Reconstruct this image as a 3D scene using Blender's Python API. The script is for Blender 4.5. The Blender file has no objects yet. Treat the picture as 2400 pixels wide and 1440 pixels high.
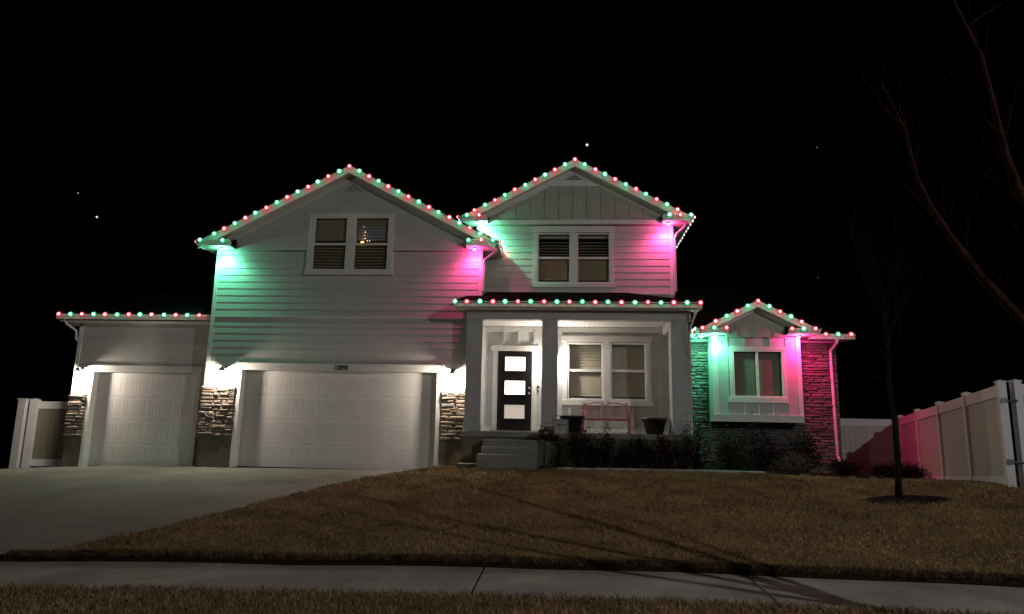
import bpy, math, random
import numpy as np
from mathutils import Matrix, Vector
random.seed(7); rng = np.random.default_rng(7)
R = math.radians
S = bpy.context.scene
COL = S.collection

# ------------------------------------------------------------------ camera
def _axes(pitch, yaw, roll):
    fw = Vector((math.sin(yaw)*math.cos(pitch), math.cos(yaw)*math.cos(pitch), math.sin(pitch)))
    r = Vector((math.cos(yaw), -math.sin(yaw), 0)); u = r.cross(fw)
    return math.cos(roll)*r+math.sin(roll)*u, -math.sin(roll)*r+math.cos(roll)*u, fw
r_, u_, f_ = _axes(.1817505, -.0739311, .0203702)
cd = bpy.data.cameras.new('camera'); cam = bpy.data.objects.new('camera', cd); COL.objects.link(cam)
mw = Matrix((r_, u_, -f_)).transposed().to_4x4(); mw.translation = (0, -16.913, .914)
cam.matrix_world = mw
cd.sensor_width = 36; cd.lens = 36*1627.4/2400; cd.clip_end = 3000; cd.clip_start = .05
S.camera = cam

# ------------------------------------------------------------------ night sky
w = bpy.data.worlds.new('World'); S.world = w; w.use_nodes = True
wn = w.node_tree.nodes; wl = w.node_tree.links
bg = wn['Background']; sky = wn.new('ShaderNodeTexSky'); sky.sky_type = 'NISHITA'; sky.sun_disc = False
sky.sun_elevation = R(-9.5); sky.sun_rotation = R(200)
wl.new(sky.outputs[0], bg.inputs[0]); bg.inputs[1].default_value = .05
S.view_settings.view_transform = 'Standard'; S.view_settings.look = 'None'
S.view_settings.exposure = .22; S.view_settings.gamma = 1; S.view_settings.use_curve_mapping = False
S.render.engine = 'CYCLES'
try:
    S.cycles.use_denoising = True; S.cycles.denoiser = 'OPENIMAGEDENOISE'
    S.cycles.max_bounces = 5; S.cycles.diffuse_bounces = 3; S.cycles.glossy_bounces = 3
    S.cycles.transparent_max_bounces = 10; S.cycles.caustics_reflective = False; S.cycles.caustics_refractive = False
    S.cycles.use_light_tree = True; S.cycles.sample_clamp_indirect = 4
except Exception: pass

# light levels, tuned together (watts)
P_STREET_A, P_STREET_FILL = 2250, 800
P_SCONCE, P_PORCH = 150, 120
P_FLOOD, P_BULB = 190, .70
RED = (1, .04, .12); GREEN = (.04, 1, .42)
RFL = (1, .06, .30); GFL = (.17, 1, .55)

# ------------------------------------------------------------------ materials
MATS = {}
def mat(name, col, rough=.6, var=.08, scale=6., bump=.1, bscale=60., col2=None, metal=0., spec=.4, rand=None, coat=0):
    if name in MATS: return MATS[name]
    m = bpy.data.materials.new(name); m.use_nodes = True
    n = m.node_tree.nodes; l = m.node_tree.links; b = n['Principled BSDF']
    b.inputs['Roughness'].default_value = rough; b.inputs['Metallic'].default_value = metal
    b.inputs['Specular IOR Level'].default_value = spec
    tc = n.new('ShaderNodeTexCoord')
    nz = n.new('ShaderNodeTexNoise'); nz.inputs['Scale'].default_value = scale; nz.inputs['Detail'].default_value = 7
    nz.inputs['Roughness'].default_value = .62
    l.new(tc.outputs['Object'], nz.inputs['Vector'])
    cr = n.new('ShaderNodeValToRGB')
    c2 = col2 or tuple(c*(1-var*3) for c in col)
    cr.color_ramp.elements[0].position = .3; cr.color_ramp.elements[1].position = .7
    cr.color_ramp.elements[0].color = (*c2, 1); cr.color_ramp.elements[1].color = (*(tuple(min(1, c*(1+var*.5)) for c in col)), 1)
    l.new(nz.outputs[0], cr.inputs[0]); out = cr.outputs[0]
    if rand:
        oi = n.new('ShaderNodeObjectInfo'); r2 = n.new('ShaderNodeValToRGB'); e = r2.color_ramp.elements
        r2.color_ramp.interpolation = 'LINEAR'
        e[0].color = (*rand[0], 1); e[1].color = (*rand[-1], 1)
        for i, c in enumerate(rand[1:-1]):
            k = e.new((i+1)/(len(rand)-1)); k.color = (*c, 1)
        l.new(oi.outputs['Random'], r2.inputs[0])
        mx = n.new('ShaderNodeMix'); mx.data_type = 'RGBA'; mx.blend_type = 'MULTIPLY'; mx.inputs[0].default_value = 1
        l.new(r2.outputs[0], mx.inputs[6]); l.new(out, mx.inputs[7]); out = mx.outputs[2]
    l.new(out, b.inputs['Base Color'])
    if bump:
        bz = n.new('ShaderNodeTexNoise'); bz.inputs['Scale'].default_value = bscale; bz.inputs['Detail'].default_value = 5
        l.new(tc.outputs['Object'], bz.inputs['Vector'])
        bp = n.new('ShaderNodeBump'); bp.inputs['Strength'].default_value = bump; bp.inputs['Distance'].default_value = .01
        l.new(bz.outputs[0], bp.inputs['Height']); l.new(bp.outputs[0], b.inputs['Normal'])
    MATS[name] = m; return m
def emit(name, col, s, base=(.5, .5, .5)):
    if name in MATS: return MATS[name]
    m = bpy.data.materials.new(name); m.use_nodes = True; b = m.node_tree.nodes['Principled BSDF']
    b.inputs['Base Color'].default_value = (*base, 1)
    b.inputs['Emission Color'].default_value = (*col, 1); b.inputs['Emission Strength'].default_value = s
    MATS[name] = m; return m
def glassmat():
    m = bpy.data.materials.new('window glass'); m.use_nodes = True; n = m.node_tree.nodes; l = m.node_tree.links
    for x in list(n):
        if x.type != 'OUTPUT_MATERIAL': n.remove(x)
    o = [x for x in n if x.type == 'OUTPUT_MATERIAL'][0]
    t = n.new('ShaderNodeBsdfTransparent'); t.inputs[0].default_value = (.88, .87, .84, 1)
    g = n.new('ShaderNodeBsdfGlossy'); g.inputs['Roughness'].default_value = .03; g.inputs[0].default_value = (.9, .9, .9, 1)
    fr = n.new('ShaderNodeValue'); fr.outputs[0].default_value = .06
    mx = n.new('ShaderNodeMixShader'); l.new(fr.outputs[0], mx.inputs[0]); l.new(t.outputs[0], mx.inputs[1]); l.new(g.outputs[0], mx.inputs[2])
    l.new(mx.outputs[0], o.inputs[0]); return m

SIDING = mat('painted siding', (.50, .50, .475), .55, .04, 3, .12, 40)
BACK = mat('wall sheathing', (.40, .40, .38), .7)
GREY = mat('grey painted panel', (.47, .475, .465), .6, .05, 4, .15, 50)
BEAM = mat('grey painted beam', (.44, .44, .43), .6, .05, 4, .15, 50)
GABLE2 = mat('dull gable panel', (.36, .37, .31), .6, .05, 4, .15, 50)
TRIM = mat('white trim paint', (.66, .65, .62), .5, .03, 5, .08, 40)
VINYL = mat('white vinyl frame', (.68, .67, .65), .4, .02, 5, .04)
GUTTER = mat('white gutter metal', (.66, .66, .64), .4, .03, 6, .05)
GDOOR = mat('garage door paint', (.60, .58, .555), .5, .03, 2, .15, 90)
SHING = mat('asphalt shingles', (.011, .0105, .0105), .95, .25, 40, .6, 180, spec=.05)
CONC = mat('concrete', (.26, .25, .225), .85, .12, 2.2, .35, 120, spec=.2)
DRIVE = mat('driveway concrete', (.20, .19, .16), .85, .16, .55, .3, 160, spec=.2)
WALKM = mat('sidewalk concrete', (.35, .33, .285), .88, .17, 1.3, .3, 160, spec=.2)
FOUND = mat('foundation concrete', (.17, .155, .115), .9, .15, 3, .5, 60, spec=.2)
MORTAR = mat('mortar', (.05, .042, .036), .95, .2, 30, .6, 90)
STONE = mat('ledge stone', (.78, .78, .78), .85, .16, 14, .9, 45, rand=[(.30, .21, .15), (.44, .35, .27), (.36, .33, .31), (.50, .41, .31), (.26, .23, .21), (.42, .31, .23)])
STONE_SHADE = mat('shaded wing ledge stone', (.5, .5, .5), .85, .16, 14, .9, 45, rand=[(.26, .23, .21), (.38, .35, .32), (.32, .30, .28), (.44, .40, .36), (.20, .18, .17)])  # darker copy of the ledge stone; weak fill on the wing put into its colour
DOORM = mat('black door paint', (.014, .013, .014), .35, .1, 5, .05)
METAL = mat('brushed nickel', (.55, .55, .55), .3, .05, 10, .02, metal=1)
BRONZE = mat('dark bronze metal', (.10, .095, .09), .45, .1, 10, .05, metal=.4)
BLACKP = mat('black paint', (.01, .01, .01), .5)
BLIND = mat('blind slat', (.72, .70, .63), .6, .03)
BLINDB = mat('cool blind slat', (.66, .70, .86), .6, .03)
BLINDD = mat('dark blind slat', (.58, .53, .38), .6, .05)
REDM = mat('red painted metal', (.42, .06, .055), .45, .15, 20, .1)
POTM = mat('black planter', (.008, .008, .008), .5, .2, 10, .05)
MULCH = mat('bark mulch', (.012, .009, .007), .95, .3, 30, 1., 60, spec=.1)
SOIL = mat('edge soil', (.035, .017, .011), .95, .3, 20, 1., 60, spec=.05)
TURF = mat('dormant turf', (.24, .165, .080), .95, .18, 1.4, 1., 90, col2=(.13, .085, .040), spec=.05)
BARK = mat('tree bark', (.018, .015, .013), .9, .3, 16, .9, 50, spec=.1)
BARKR = mat('red brown bark', (.048, .018, .009), .9, .3, 12, .9, 40, spec=.1)
ROCKM = mat('garden rock', (.20, .17, .15), .9, .25, 12, .8, 30)
EDGEM = mat('edging concrete', (.40, .39, .37), .85, .1, 5, .4, 60)
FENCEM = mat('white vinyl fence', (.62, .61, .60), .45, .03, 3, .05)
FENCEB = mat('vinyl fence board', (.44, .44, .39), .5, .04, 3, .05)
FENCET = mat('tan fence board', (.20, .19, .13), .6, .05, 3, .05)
ASPH = mat('asphalt', (.05, .05, .05), .9, .2, 20, .6, 90)
GLASS = glassmat()
FROST = emit('lit frosted pane', (1, .93, .86), 2.6)
FROST2 = emit('dim frosted pane', (1, .86, .72), .36, (.4, .38, .35))
CORE_R = emit('red bulb core', (1, .38, .42), 3.4); CORE_G = emit('green bulb core', (.42, 1, .78), 3.4)
BLOOM_R = emit('red bloom collar', (1, .012, .05), .85, (.3, .02, .04)); BLOOM_G = emit('green bloom collar', (.01, .75, .30), .8, (.02, .3, .15))  # collar glow imitates the bloom around each bulb
WARMB = emit('warm indoor bulb', (1, .50, .14), 5)
LAMPB = emit('warm white lamp', (1, .86, .70), 12)
FLC = {'r': emit('pink flood lens', (1, .55, .75), 8), 'g': emit('green flood lens', (.6, 1, .85), 8)}

# ------------------------------------------------------------------ building helpers
WORLD = {}
def wmat(o): return WORLD.get(o.name, Matrix.Identity(4)) if o else Matrix.Identity(4)
def put(o, parent=None, M=None):
    """link o so that its world matrix is M"""
    COL.objects.link(o); M = M or Matrix.Identity(4)
    if parent:
        o.parent = parent; o.matrix_parent_inverse = Matrix.Identity(4)
        o.matrix_basis = wmat(parent).inverted() @ M
    else: o.matrix_basis = M
    WORLD[o.name] = M.copy(); return o
def tag(o, label=None, cat=None, group=None, kind=None):
    if label: o['label'] = label
    if cat: o['category'] = cat
    if group: o['group'] = group
    if kind: o['kind'] = kind
    return o
def empty(name, loc, label, cat, group=None, rz=0):
    o = bpy.data.objects.new(name, None); o.empty_display_size = .2
    put(o, None, Matrix.Translation(loc) @ Matrix.Rotation(rz, 4, 'Z')); return tag(o, label, cat, group)
def T(*p): return Matrix.Translation(p)

class MB:
    def __init__(s): s.v = []; s.f = []
    def add(s, vs, fs):
        k = len(s.v); s.v += [tuple(p) for p in vs]; s.f += [tuple(i+k for i in f) for f in fs]; return s
    def box(s, x0, x1, y0, y1, z0, z1):
        return s.add([(x0,y0,z0),(x1,y0,z0),(x1,y1,z0),(x0,y1,z0),(x0,y0,z1),(x1,y0,z1),(x1,y1,z1),(x0,y1,z1)],
                     [(0,3,2,1),(4,5,6,7),(0,1,5,4),(1,2,6,5),(2,3,7,6),(3,0,4,7)])
    def prism(s, poly, y0, y1):       # poly in x,z (counter clockwise seen from -Y)
        n = len(poly); v = [(x, y0, z) for x, z in poly]+[(x, y1, z) for x, z in poly]
        return s.add(v, [tuple(range(n)), tuple(range(2*n-1, n-1, -1))]+[(i, i+n, (i+1) % n+n, (i+1) % n) for i in range(n)])
    def prismx(s, poly, x0, x1):      # poly in y,z
        n = len(poly); v = [(x0, y, z) for y, z in poly]+[(x1, y, z) for y, z in poly]
        return s.add(v, [tuple(range(n-1, -1, -1)), tuple(range(n, 2*n))]+[(i, (i+1) % n, (i+1) % n+n, i+n) for i in range(n)])
    def slab(s, quad, t):             # 4 or 3 top points, thickness down
        n = len(quad); v = [tuple(q) for q in quad]+[(q[0], q[1], q[2]-t) for q in quad]
        return s.add(v, [tuple(range(n)), tuple(range(2*n-1, n-1, -1))]+[(i, i+n, (i+1) % n+n, (i+1) % n) for i in range(n)])
    def tube(s, pts, r, n=6, cap=True):
        pts = [Vector(p) for p in pts]; rs = r if isinstance(r, (list, tuple)) else [r]*len(pts)
        k = len(s.v); up = None
        for i, p in enumerate(pts):
            d = (pts[min(i+1, len(pts)-1)]-pts[max(i-1, 0)]).normalized()
            if up is None: up = Vector((0, 0, 1)) if abs(d.z) < .9 else Vector((1, 0, 0))
            a = d.cross(up).normalized(); b = a.cross(d).normalized(); up = b
            for j in range(n):
                t = 2*math.pi*j/n; s.v.append(tuple(p+(a*math.cos(t)+b*math.sin(t))*rs[i]))
        for i in range(len(pts)-1):
            for j in range(n):
                s.f.append((k+i*n+j, k+i*n+(j+1) % n, k+(i+1)*n+(j+1) % n, k+(i+1)*n+j))
        if cap:
            s.f.append(tuple(k+j for j in range(n-1, -1, -1))); s.f.append(tuple(k+(len(pts)-1)*n+j for j in range(n)))
        return s
    def lathe(s, prof, c=(0, 0, 0), n=20, axis='z'):
        k = len(s.v)
        for r, h in prof:
            for j in range(n):
                t = 2*math.pi*j/n; a, b = r*math.cos(t), r*math.sin(t)
                s.v.append((c[0]+a, c[1]+b, c[2]+h) if axis == 'z' else (c[0]+a, c[1]-h, c[2]+b))
        for i in range(len(prof)-1):
            for j in range(n):
                s.f.append((k+i*n+j, k+i*n+(j+1) % n, k+(i+1)*n+(j+1) % n, k+(i+1)*n+j))
        s.f.append(tuple(k+j for j in range(n-1, -1, -1))); s.f.append(tuple(k+(len(prof)-1)*n+j for j in range(n)))
        return s
    def mesh(s, name, m, smooth=False):
        me = bpy.data.meshes.new(name); me.from_pydata(s.v, [], s.f); me.materials.append(m)
        if smooth: me.polygons.foreach_set('use_smooth', [True]*len(me.polygons))
        me.update(); return me
    def build(s, name, m, parent=None, smooth=False, M=None, bevel=0, **k):
        o = bpy.data.objects.new(name, s.mesh(name, m, smooth)); put(o, parent, M)
        if bevel:
            b = o.modifiers.new('b', 'BEVEL'); b.width = bevel; b.segments = 1; b.limit_method = 'ANGLE'
        if k: tag(o, **k)
        return o
def inst(name, me, parent, M): return put(bpy.data.objects.new(name, me), parent, M)
def B(x0, x1, y0, y1, z0, z1): return MB().box(x0, x1, y0, y1, z0, z1)
def wall_cells(x0, x1, z0, z1, y0, y1, holes):
    m = MB(); zs = sorted({z0, z1, *[min(max(h[k], z0), z1) for h in holes for k in (2, 3)]})
    for a, b in zip(zs, zs[1:]):
        xs = [x0]; hh = sorted([h for h in holes if h[2] < (a+b)/2 < h[3]])
        for h in hh: xs += [h[0], h[1]]
        xs.append(x1)
        for i in range(0, len(xs), 2):
            if xs[i+1]-xs[i] > 1e-4: m.box(xs[i], xs[i+1], y0, y1, a, b)
    return m
def planks(parent, y, z0, z1, exp, xl, xr, holes=(), m=SIDING, p0=.003, p1=.013):
    z = z0
    while z < z1-.01:
        zt = min(z+exp, z1)
        br = sorted({z, zt, *[h[k] for h in holes for k in (2, 3) if z+.003 < h[k] < zt-.003]})
        for a, b in zip(br, br[1:]):
            segs = [(xl(a), xr(a), xl(b), xr(b))]
            for h in sorted(holes):
                if h[2] < (a+b)/2 < h[3]:
                    s = segs.pop(); segs += [(s[0], h[0], s[2], h[0]), (h[1], s[1], h[1], s[3])]
            for s in segs:
                if s[1]-s[0] < .02 or s[3] < s[2]: continue
                ya = y-p1+(p1-p0)*(a-z)/exp; yb = y-p1+(p1-p0)*(b-z)/exp
                MB().add([(s[0], ya, a), (s[1], ya, a), (s[1], y-.001, a), (s[0], y-.001, a), (s[2], yb, b-.001), (s[3], yb, b-.001), (s[3], y-.001, b-.001), (s[2], y-.001, b-.001)],
                         [(0,3,2,1),(4,5,6,7),(0,1,5,4),(1,2,6,5),(2,3,7,6),(3,0,4,7)]).build('plank', m, parent)
        z = zt
def lamp(kind, name, loc, power, col, parent=None, radius=.02, rot=None, size=None, blend=None):
    d = bpy.data.lights.new(name, kind); d.energy = power; d.color = col; d.shadow_soft_size = radius
    if size: d.spot_size = size; d.spot_blend = blend
    o = bpy.data.objects.new(name, d); M = Matrix.Translation(loc) @ (rot or Matrix.Identity(4)); return put(o, parent, M)
def aim(d): return Vector(d).to_track_quat('-Z', 'Y').to_matrix().to_4x4()

# ------------------------------------------------------------------ terrain
CP = np.array([(-30,2,-.3),(-30,-8,-.6),(-16,1,-.22),(-14.7,1.2,-.18),(-13,.6,-.14),(-12,-1,-.12),(-9,0,-.02),(-6,0,0),(-3,0,.02),(-9,.7,-.03),(-12.5,.7,-.13),(-6,-3,-.1),(-6,-4.8,-.19),(-6,-6.75,-.36),(-6,-8,-.5),
 (-12,-5,-.34),(-12,-8,-.56),(5.4,-5.0,-.1),(7.57,-4.2,.16),(7.9,-2.4,.08),(8.4,-.5,0),(8.85,1.5,-.1),(9.2,2.9,-.2),(5,-1.5,.10),(3,-1.4,.12),(1.2,-1.5,.13),(0,-1.4,.12),(-1.5,-1.6,.10),(-2.6,-.9,.05),
 (7,0,.04),(5,1.5,.08),(1,-5,-.23),(3,-6.5,-.34),(0,-7.5,-.46),(3,-8.0,-.52),(9,-8.4,-.42),(12,-4,.16),(15,2,-.05),(30,-2,0),(30,-8,-.5),(-3,-5,-.24),(-3,-7,-.42),
 (0,12,.0),(-15,12,-.2),(15,12,-.1),(30,12,0),(-30,12,-.3)]+[(x, y, -.6) for x in (-30,-20,-14,-9,-6,-3,0,3,6,9,14,20,30) for y in (-9.0,-10.2,-12.)], float)
_d = np.linalg.norm(CP[:, None, :2]-CP[None, :, :2], axis=2); _w = np.linalg.solve(_d+np.eye(len(CP))*-.25, CP[:, 2]+.3)
def g(X, Y):
    X = np.clip(np.asarray(X, float), -30, 30); Y = np.clip(np.asarray(Y, float), -12, 12)
    d = np.sqrt((X[..., None]-CP[:, 0])**2+(Y[..., None]-CP[:, 1])**2)
    return d@_w-.3
def g1(x, y): return float(g(np.array([x]), np.array([y]))[0])
SX = [-60,-30,-14,-9,-6.2,-3.5,-1,1.2,3.2,4.8,8,14,30,60]; SY = [-22,-14.5,-10.7,-9.65,-9.22,-8.95,-8.76,-8.68,-8.72,-8.86,-9.35,-10.9,-15,-24]
def ysb(x): return np.interp(x, SX, SY)
DY = [-9.3,-8.9,-8.0,-6.75,-4.8,-3.0,-1.8,-.6,.1,1]; DX = [-6.6,-6.0,-5.5,-5.05,-4.54,-4.0,-3.5,-3.1,-3.02,-3.02]
def xdr(y): return np.interp(y, DY, DX)
def sheet(name, X, Y, Z, m, **k):
    a, b = X.shape; v = np.stack([X, Y, Z], -1).reshape(-1, 3)
    i = np.arange(a*b).reshape(a, b)
    f = np.stack([i[:-1, :-1], i[1:, :-1], i[1:, 1:], i[:-1, 1:]], -1).reshape(-1, 4)
    me = bpy.data.meshes.new(name); me.from_pydata(v.tolist(), [], f.tolist()); me.materials.append(m)
    me.polygons.foreach_set('use_smooth', [True]*len(me.polygons)); me.update()
    o = bpy.data.objects.new(name, me); put(o); return tag(o, **k)
gx = np.concatenate([[-400,-200,-100,-60,-40], np.arange(-30, 30.1, .75), [40,60,100,200,400]])
gy = np.concatenate([[-400,-200,-100,-60,-30], np.arange(-14, 12.1, .75), [20,40,80,200,600]])
X, Y = np.meshgrid(gx, gy, indexing='ij')
sheet('ground', X, Y, g(X, Y)-np.where(Y < -11, .35, .07), SOIL, kind='structure')
# driveway
u = np.linspace(0, 1, 70); tt = np.linspace(0, 1, 60)
U, V = np.meshgrid(u, tt, indexing='ij')
Yd = np.zeros_like(U); Xd = -24+U*(24-6)
def yback(x): return np.interp(x, [-24,-15,-13.1,-13,-9.02,-8.9,-3.0], [-4,-1.0,.35,.74,.74,.05,.05])
for _ in range(8):
    lo = ysb(Xd)+.012; hi = yback(Xd); Yd = lo+(hi-lo)*V; Xd = -24+U*(24+xdr(Yd))
sheet('driveway', Xd, Yd, g(Xd, Yd)+.004, DRIVE, kind='structure')
# lawn (raised above the concrete, with a bare soil bank at its edge)
du = np.concatenate([[0, .03, .06, .10, .16], np.linspace(.3, 9, 40), np.linspace(9.5, 22, 40), [30, 60]])
dv = np.concatenate([[0, .03, .06, .10, .16], np.linspace(.3, 9, 40), np.linspace(9.6, 40, 20)])
U, V = np.meshgrid(du, dv, indexing='ij'); Xl = U-5.; Yl = V-9.
for _ in range(12): Yl = ysb(Xl)+V; Xl = xdr(Yl)+.015+U
dd = np.minimum(U, V); lift = .085*np.clip(dd/.13, 0, 1)**.6
edge_n = rng.normal(0, .006, U.shape)*(dd < .2)
Zl = g(Xl, Yl)+.004+lift+edge_n
i = 4
sheet('lawn', Xl[i:, i:], Yl[i:, i:], Zl[i:, i:], TURF, kind='structure')
sheet('soil_bank', Xl[:, :i+1], Yl[:, :i+1], Zl[:, :i+1], SOIL, kind='structure')
sheet('soil_bank', Xl[:i+1, i:], Yl[:i+1, i:], Zl[:i+1, i:], SOIL, kind='structure')
def lawn_z(x, y):
    d = np.minimum(x-xdr(y), y-ysb(x)); return g(x, y)+.004+.085*np.clip(d/.13, 0, 1)**.6
def lz(x, y): return float(lawn_z(np.array([x]), np.array([y]))[0])
# sidewalk slabs
sw = bpy.data.objects.new('sidewalk', None); put(sw); sw['kind'] = 'structure'
xj = [-.86+2.9*k for k in range(-9, 10)]
for a, b in zip(xj, xj[1:]):
    a2, b2 = a+.012, b-.012; m = MB(); xs = np.linspace(a2, b2, 5)
    top = [(x, float(ysb(x)), float(g(np.array([x]), np.array([ysb(x)]))[0])+.008) for x in xs]
    bot = [(x, float(ysb(x))-1.2, float(g(np.array([x]), np.array([ysb(x)-1.2]))[0])+.008) for x in xs]
    n = 5; v = top+bot+[(p[0], p[1], p[2]-.1) for p in top+bot]
    f = [(k, k+n, k+n+1, k+1) for k in range(n-1)]
    ring = list(range(n))+[2*n-1-k for k in range(n)]
    f += [(ring[k], ring[(k+1) % (2*n)], ring[(k+1) % (2*n)]+2*n, ring[k]+2*n) for k in range(2*n)]
    m.add(v, f); m.build('slab', WALKM, sw, bevel=.006)
# verge beside the kerb
X, V = np.meshgrid(np.linspace(-20, 20, 80), np.linspace(0, 1.75, 12), indexing='ij'); Yv = ysb(X)-1.2-V
sheet('verge', X, Yv, np.full_like(X, -.6)+.02*np.clip(V/.1, 0, 1)-.01, TURF, kind='structure')
X, V = np.meshgrid(np.linspace(-20, 20, 80), np.array([1.751, 1.9, 1.905, 12.]), indexing='ij'); Yv = ysb(X)-1.2-V
Zv = np.choose(np.broadcast_to(np.array([0, 1, 2, 3]), X.shape), [-.585, -.59, -.72, -.68])
sheet('kerb', X[:, :3], Yv[:, :3], Zv[:, :3], CONC, kind='structure')
sheet('road', X[:, 2:], Yv[:, 2:], Zv[:, 2:]-.004, ASPH, kind='structure')

# grass blades
def blades(name, x, y, z, h, wd, m, **k):
    n = len(x); a = rng.uniform(0, 2*np.pi, n); lx, ly = rng.normal(0, .55, n)*h, rng.normal(0, .55, n)*h
    cx, sx = np.cos(a)*wd, np.sin(a)*wd
    v = np.zeros((n, 4, 3)); v[:, 0] = np.stack([x-cx, y-sx, z-.005], 1); v[:, 1] = np.stack([x+cx, y+sx, z-.005], 1)
    v[:, 2] = np.stack([x+lx*.5+cx*.7, y+ly*.5+sx*.7, z+h*.6], 1); v[:, 3] = np.stack([x+lx, y+ly, z+h], 1)
    me = bpy.data.meshes.new(name); me.vertices.add(4*n); me.vertices.foreach_set('co', v.ravel())
    me.loops.add(4*n); me.loops.foreach_set('vertex_index', (np.arange(4*n).reshape(n, 4)[:, [0, 1, 2, 3]]).ravel())
    me.polygons.add(n); me.polygons.foreach_set('loop_start', np.arange(n)*4)
    try: me.polygons.foreach_set('loop_total', np.full(n, 4))
    except Exception: pass
    me.update(calc_edges=True); me.materials.append(m); o = bpy.data.objects.new(name, me); put(o); return tag(o, kind='stuff', **k)
GRASSM = mat('dry grass blades', (.42, .345, .215), .85, .2, 1.1, 0, col2=(.17, .125, .068), spec=.1)
def per_blade(m, cols):
    n = m.node_tree.nodes; l = m.node_tree.links; b = n['Principled BSDF']; old = b.inputs['Base Color'].links[0].from_socket
    gm = n.new('ShaderNodeNewGeometry'); cr = n.new('ShaderNodeValToRGB'); e = cr.color_ramp.elements
    e[0].color = (*cols[0], 1); e[1].color = (*cols[-1], 1)
    for i, c in enumerate(cols[1:-1]): k = e.new((i+1)/(len(cols)-1)); k.color = (*c, 1)
    l.new(gm.outputs['Random Per Island'], cr.inputs[0]); mx = n.new('ShaderNodeMix'); mx.data_type = 'RGBA'; mx.blend_type = 'MULTIPLY'; mx.inputs[0].default_value = 1
    l.new(old, mx.inputs[6]); l.new(cr.outputs[0], mx.inputs[7]); l.new(mx.outputs[2], b.inputs['Base Color'])
per_blade(GRASSM, [(.25, .18, .14), (.75, .62, .50), (1.1, .95, .8), (.45, .30, .22), (1.5, 1.3, 1.1), (.3, .3, .16)])
def scatter(n, x0, x1, y0, y1, ok):
    x = rng.uniform(x0, x1, n); y = rng.uniform(y0, y1, n); q = ok(x, y); return x[q], y[q]
x, y = scatter(330000, -6.6, 13, -9.3, .2, lambda x, y: (np.minimum(x-xdr(y), y-ysb(x)) > .08) & ~((y > -1.35) & (x > -2.4)) & ~((y > -2.2) & (x > 4.6)))
pn = np.sin(x*3.1+np.sin(y*2.3)*2)*np.sin(y*2.7+np.sin(x*1.7)*2)*.5+.5
q = rng.uniform(0, 1, len(x)) < .55+.45*pn; x, y, pn = x[q], y[q], pn[q]
blades('grass', x, y, lawn_z(x, y), rng.uniform(.018, .055, len(x))*(.7+.5*pn), rng.uniform(.003, .007, len(x)), GRASSM, label='short dormant brown grass covering the front lawn')
x, y = scatter(90000, -8, 8, -13, -9.5, lambda x, y: (ysb(x)-1.2-y > -.02) & (ysb(x)-1.2-y < 1.72))
blades('grass', x, y, np.full(len(x), -.59), rng.uniform(.018, .06, len(x)), rng.uniform(.003, .006, len(x)), GRASSM, label='dry brown grass on the strip between sidewalk and kerb')
# ragged longer blades hanging over the soil bank
t = rng.uniform(-6.2, 12, 22000); dd = rng.uniform(.03, .14, 22000)
blades('grass', t, ysb(t)+dd, g(t, ysb(t)+dd)+.05+dd*.2, rng.uniform(.02, .06, len(t)), rng.uniform(.003, .006, len(t)), mat('dark thatch', (.19, .125, .07), .95, .3, 8, 0, spec=.05), label='dark ragged thatch along the lawn edge')

lf_x = rng.uniform(-4, 9, 170); lf_y = rng.uniform(-8.6, -1.8, 170); k_ = (np.minimum(lf_x-xdr(lf_y), lf_y-ysb(lf_x)) > .1); lf_x, lf_y = lf_x[k_], lf_y[k_]
lm = MB()
for a, b in zip(lf_x, lf_y):
    c = float(lawn_z(np.array([a]), np.array([b]))[0])+.045; q = random.uniform(0, 6.3); s_ = random.uniform(.018, .045); ca, sa = math.cos(q)*s_, math.sin(q)*s_
    lm.add([(a-ca, b-sa, c), (a+sa*.6, b-ca*.6, c+.012), (a+ca, b+sa, c+.004), (a-sa*.6, b+ca*.6, c+.018)], [(0, 1, 2, 3)])
lm.build('fallen_leaves', mat('fallen leaf', (.06, .035, .02), .9, .3, 3, 0), None, kind='stuff', label='scattered small dead leaves on the lawn')

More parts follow.
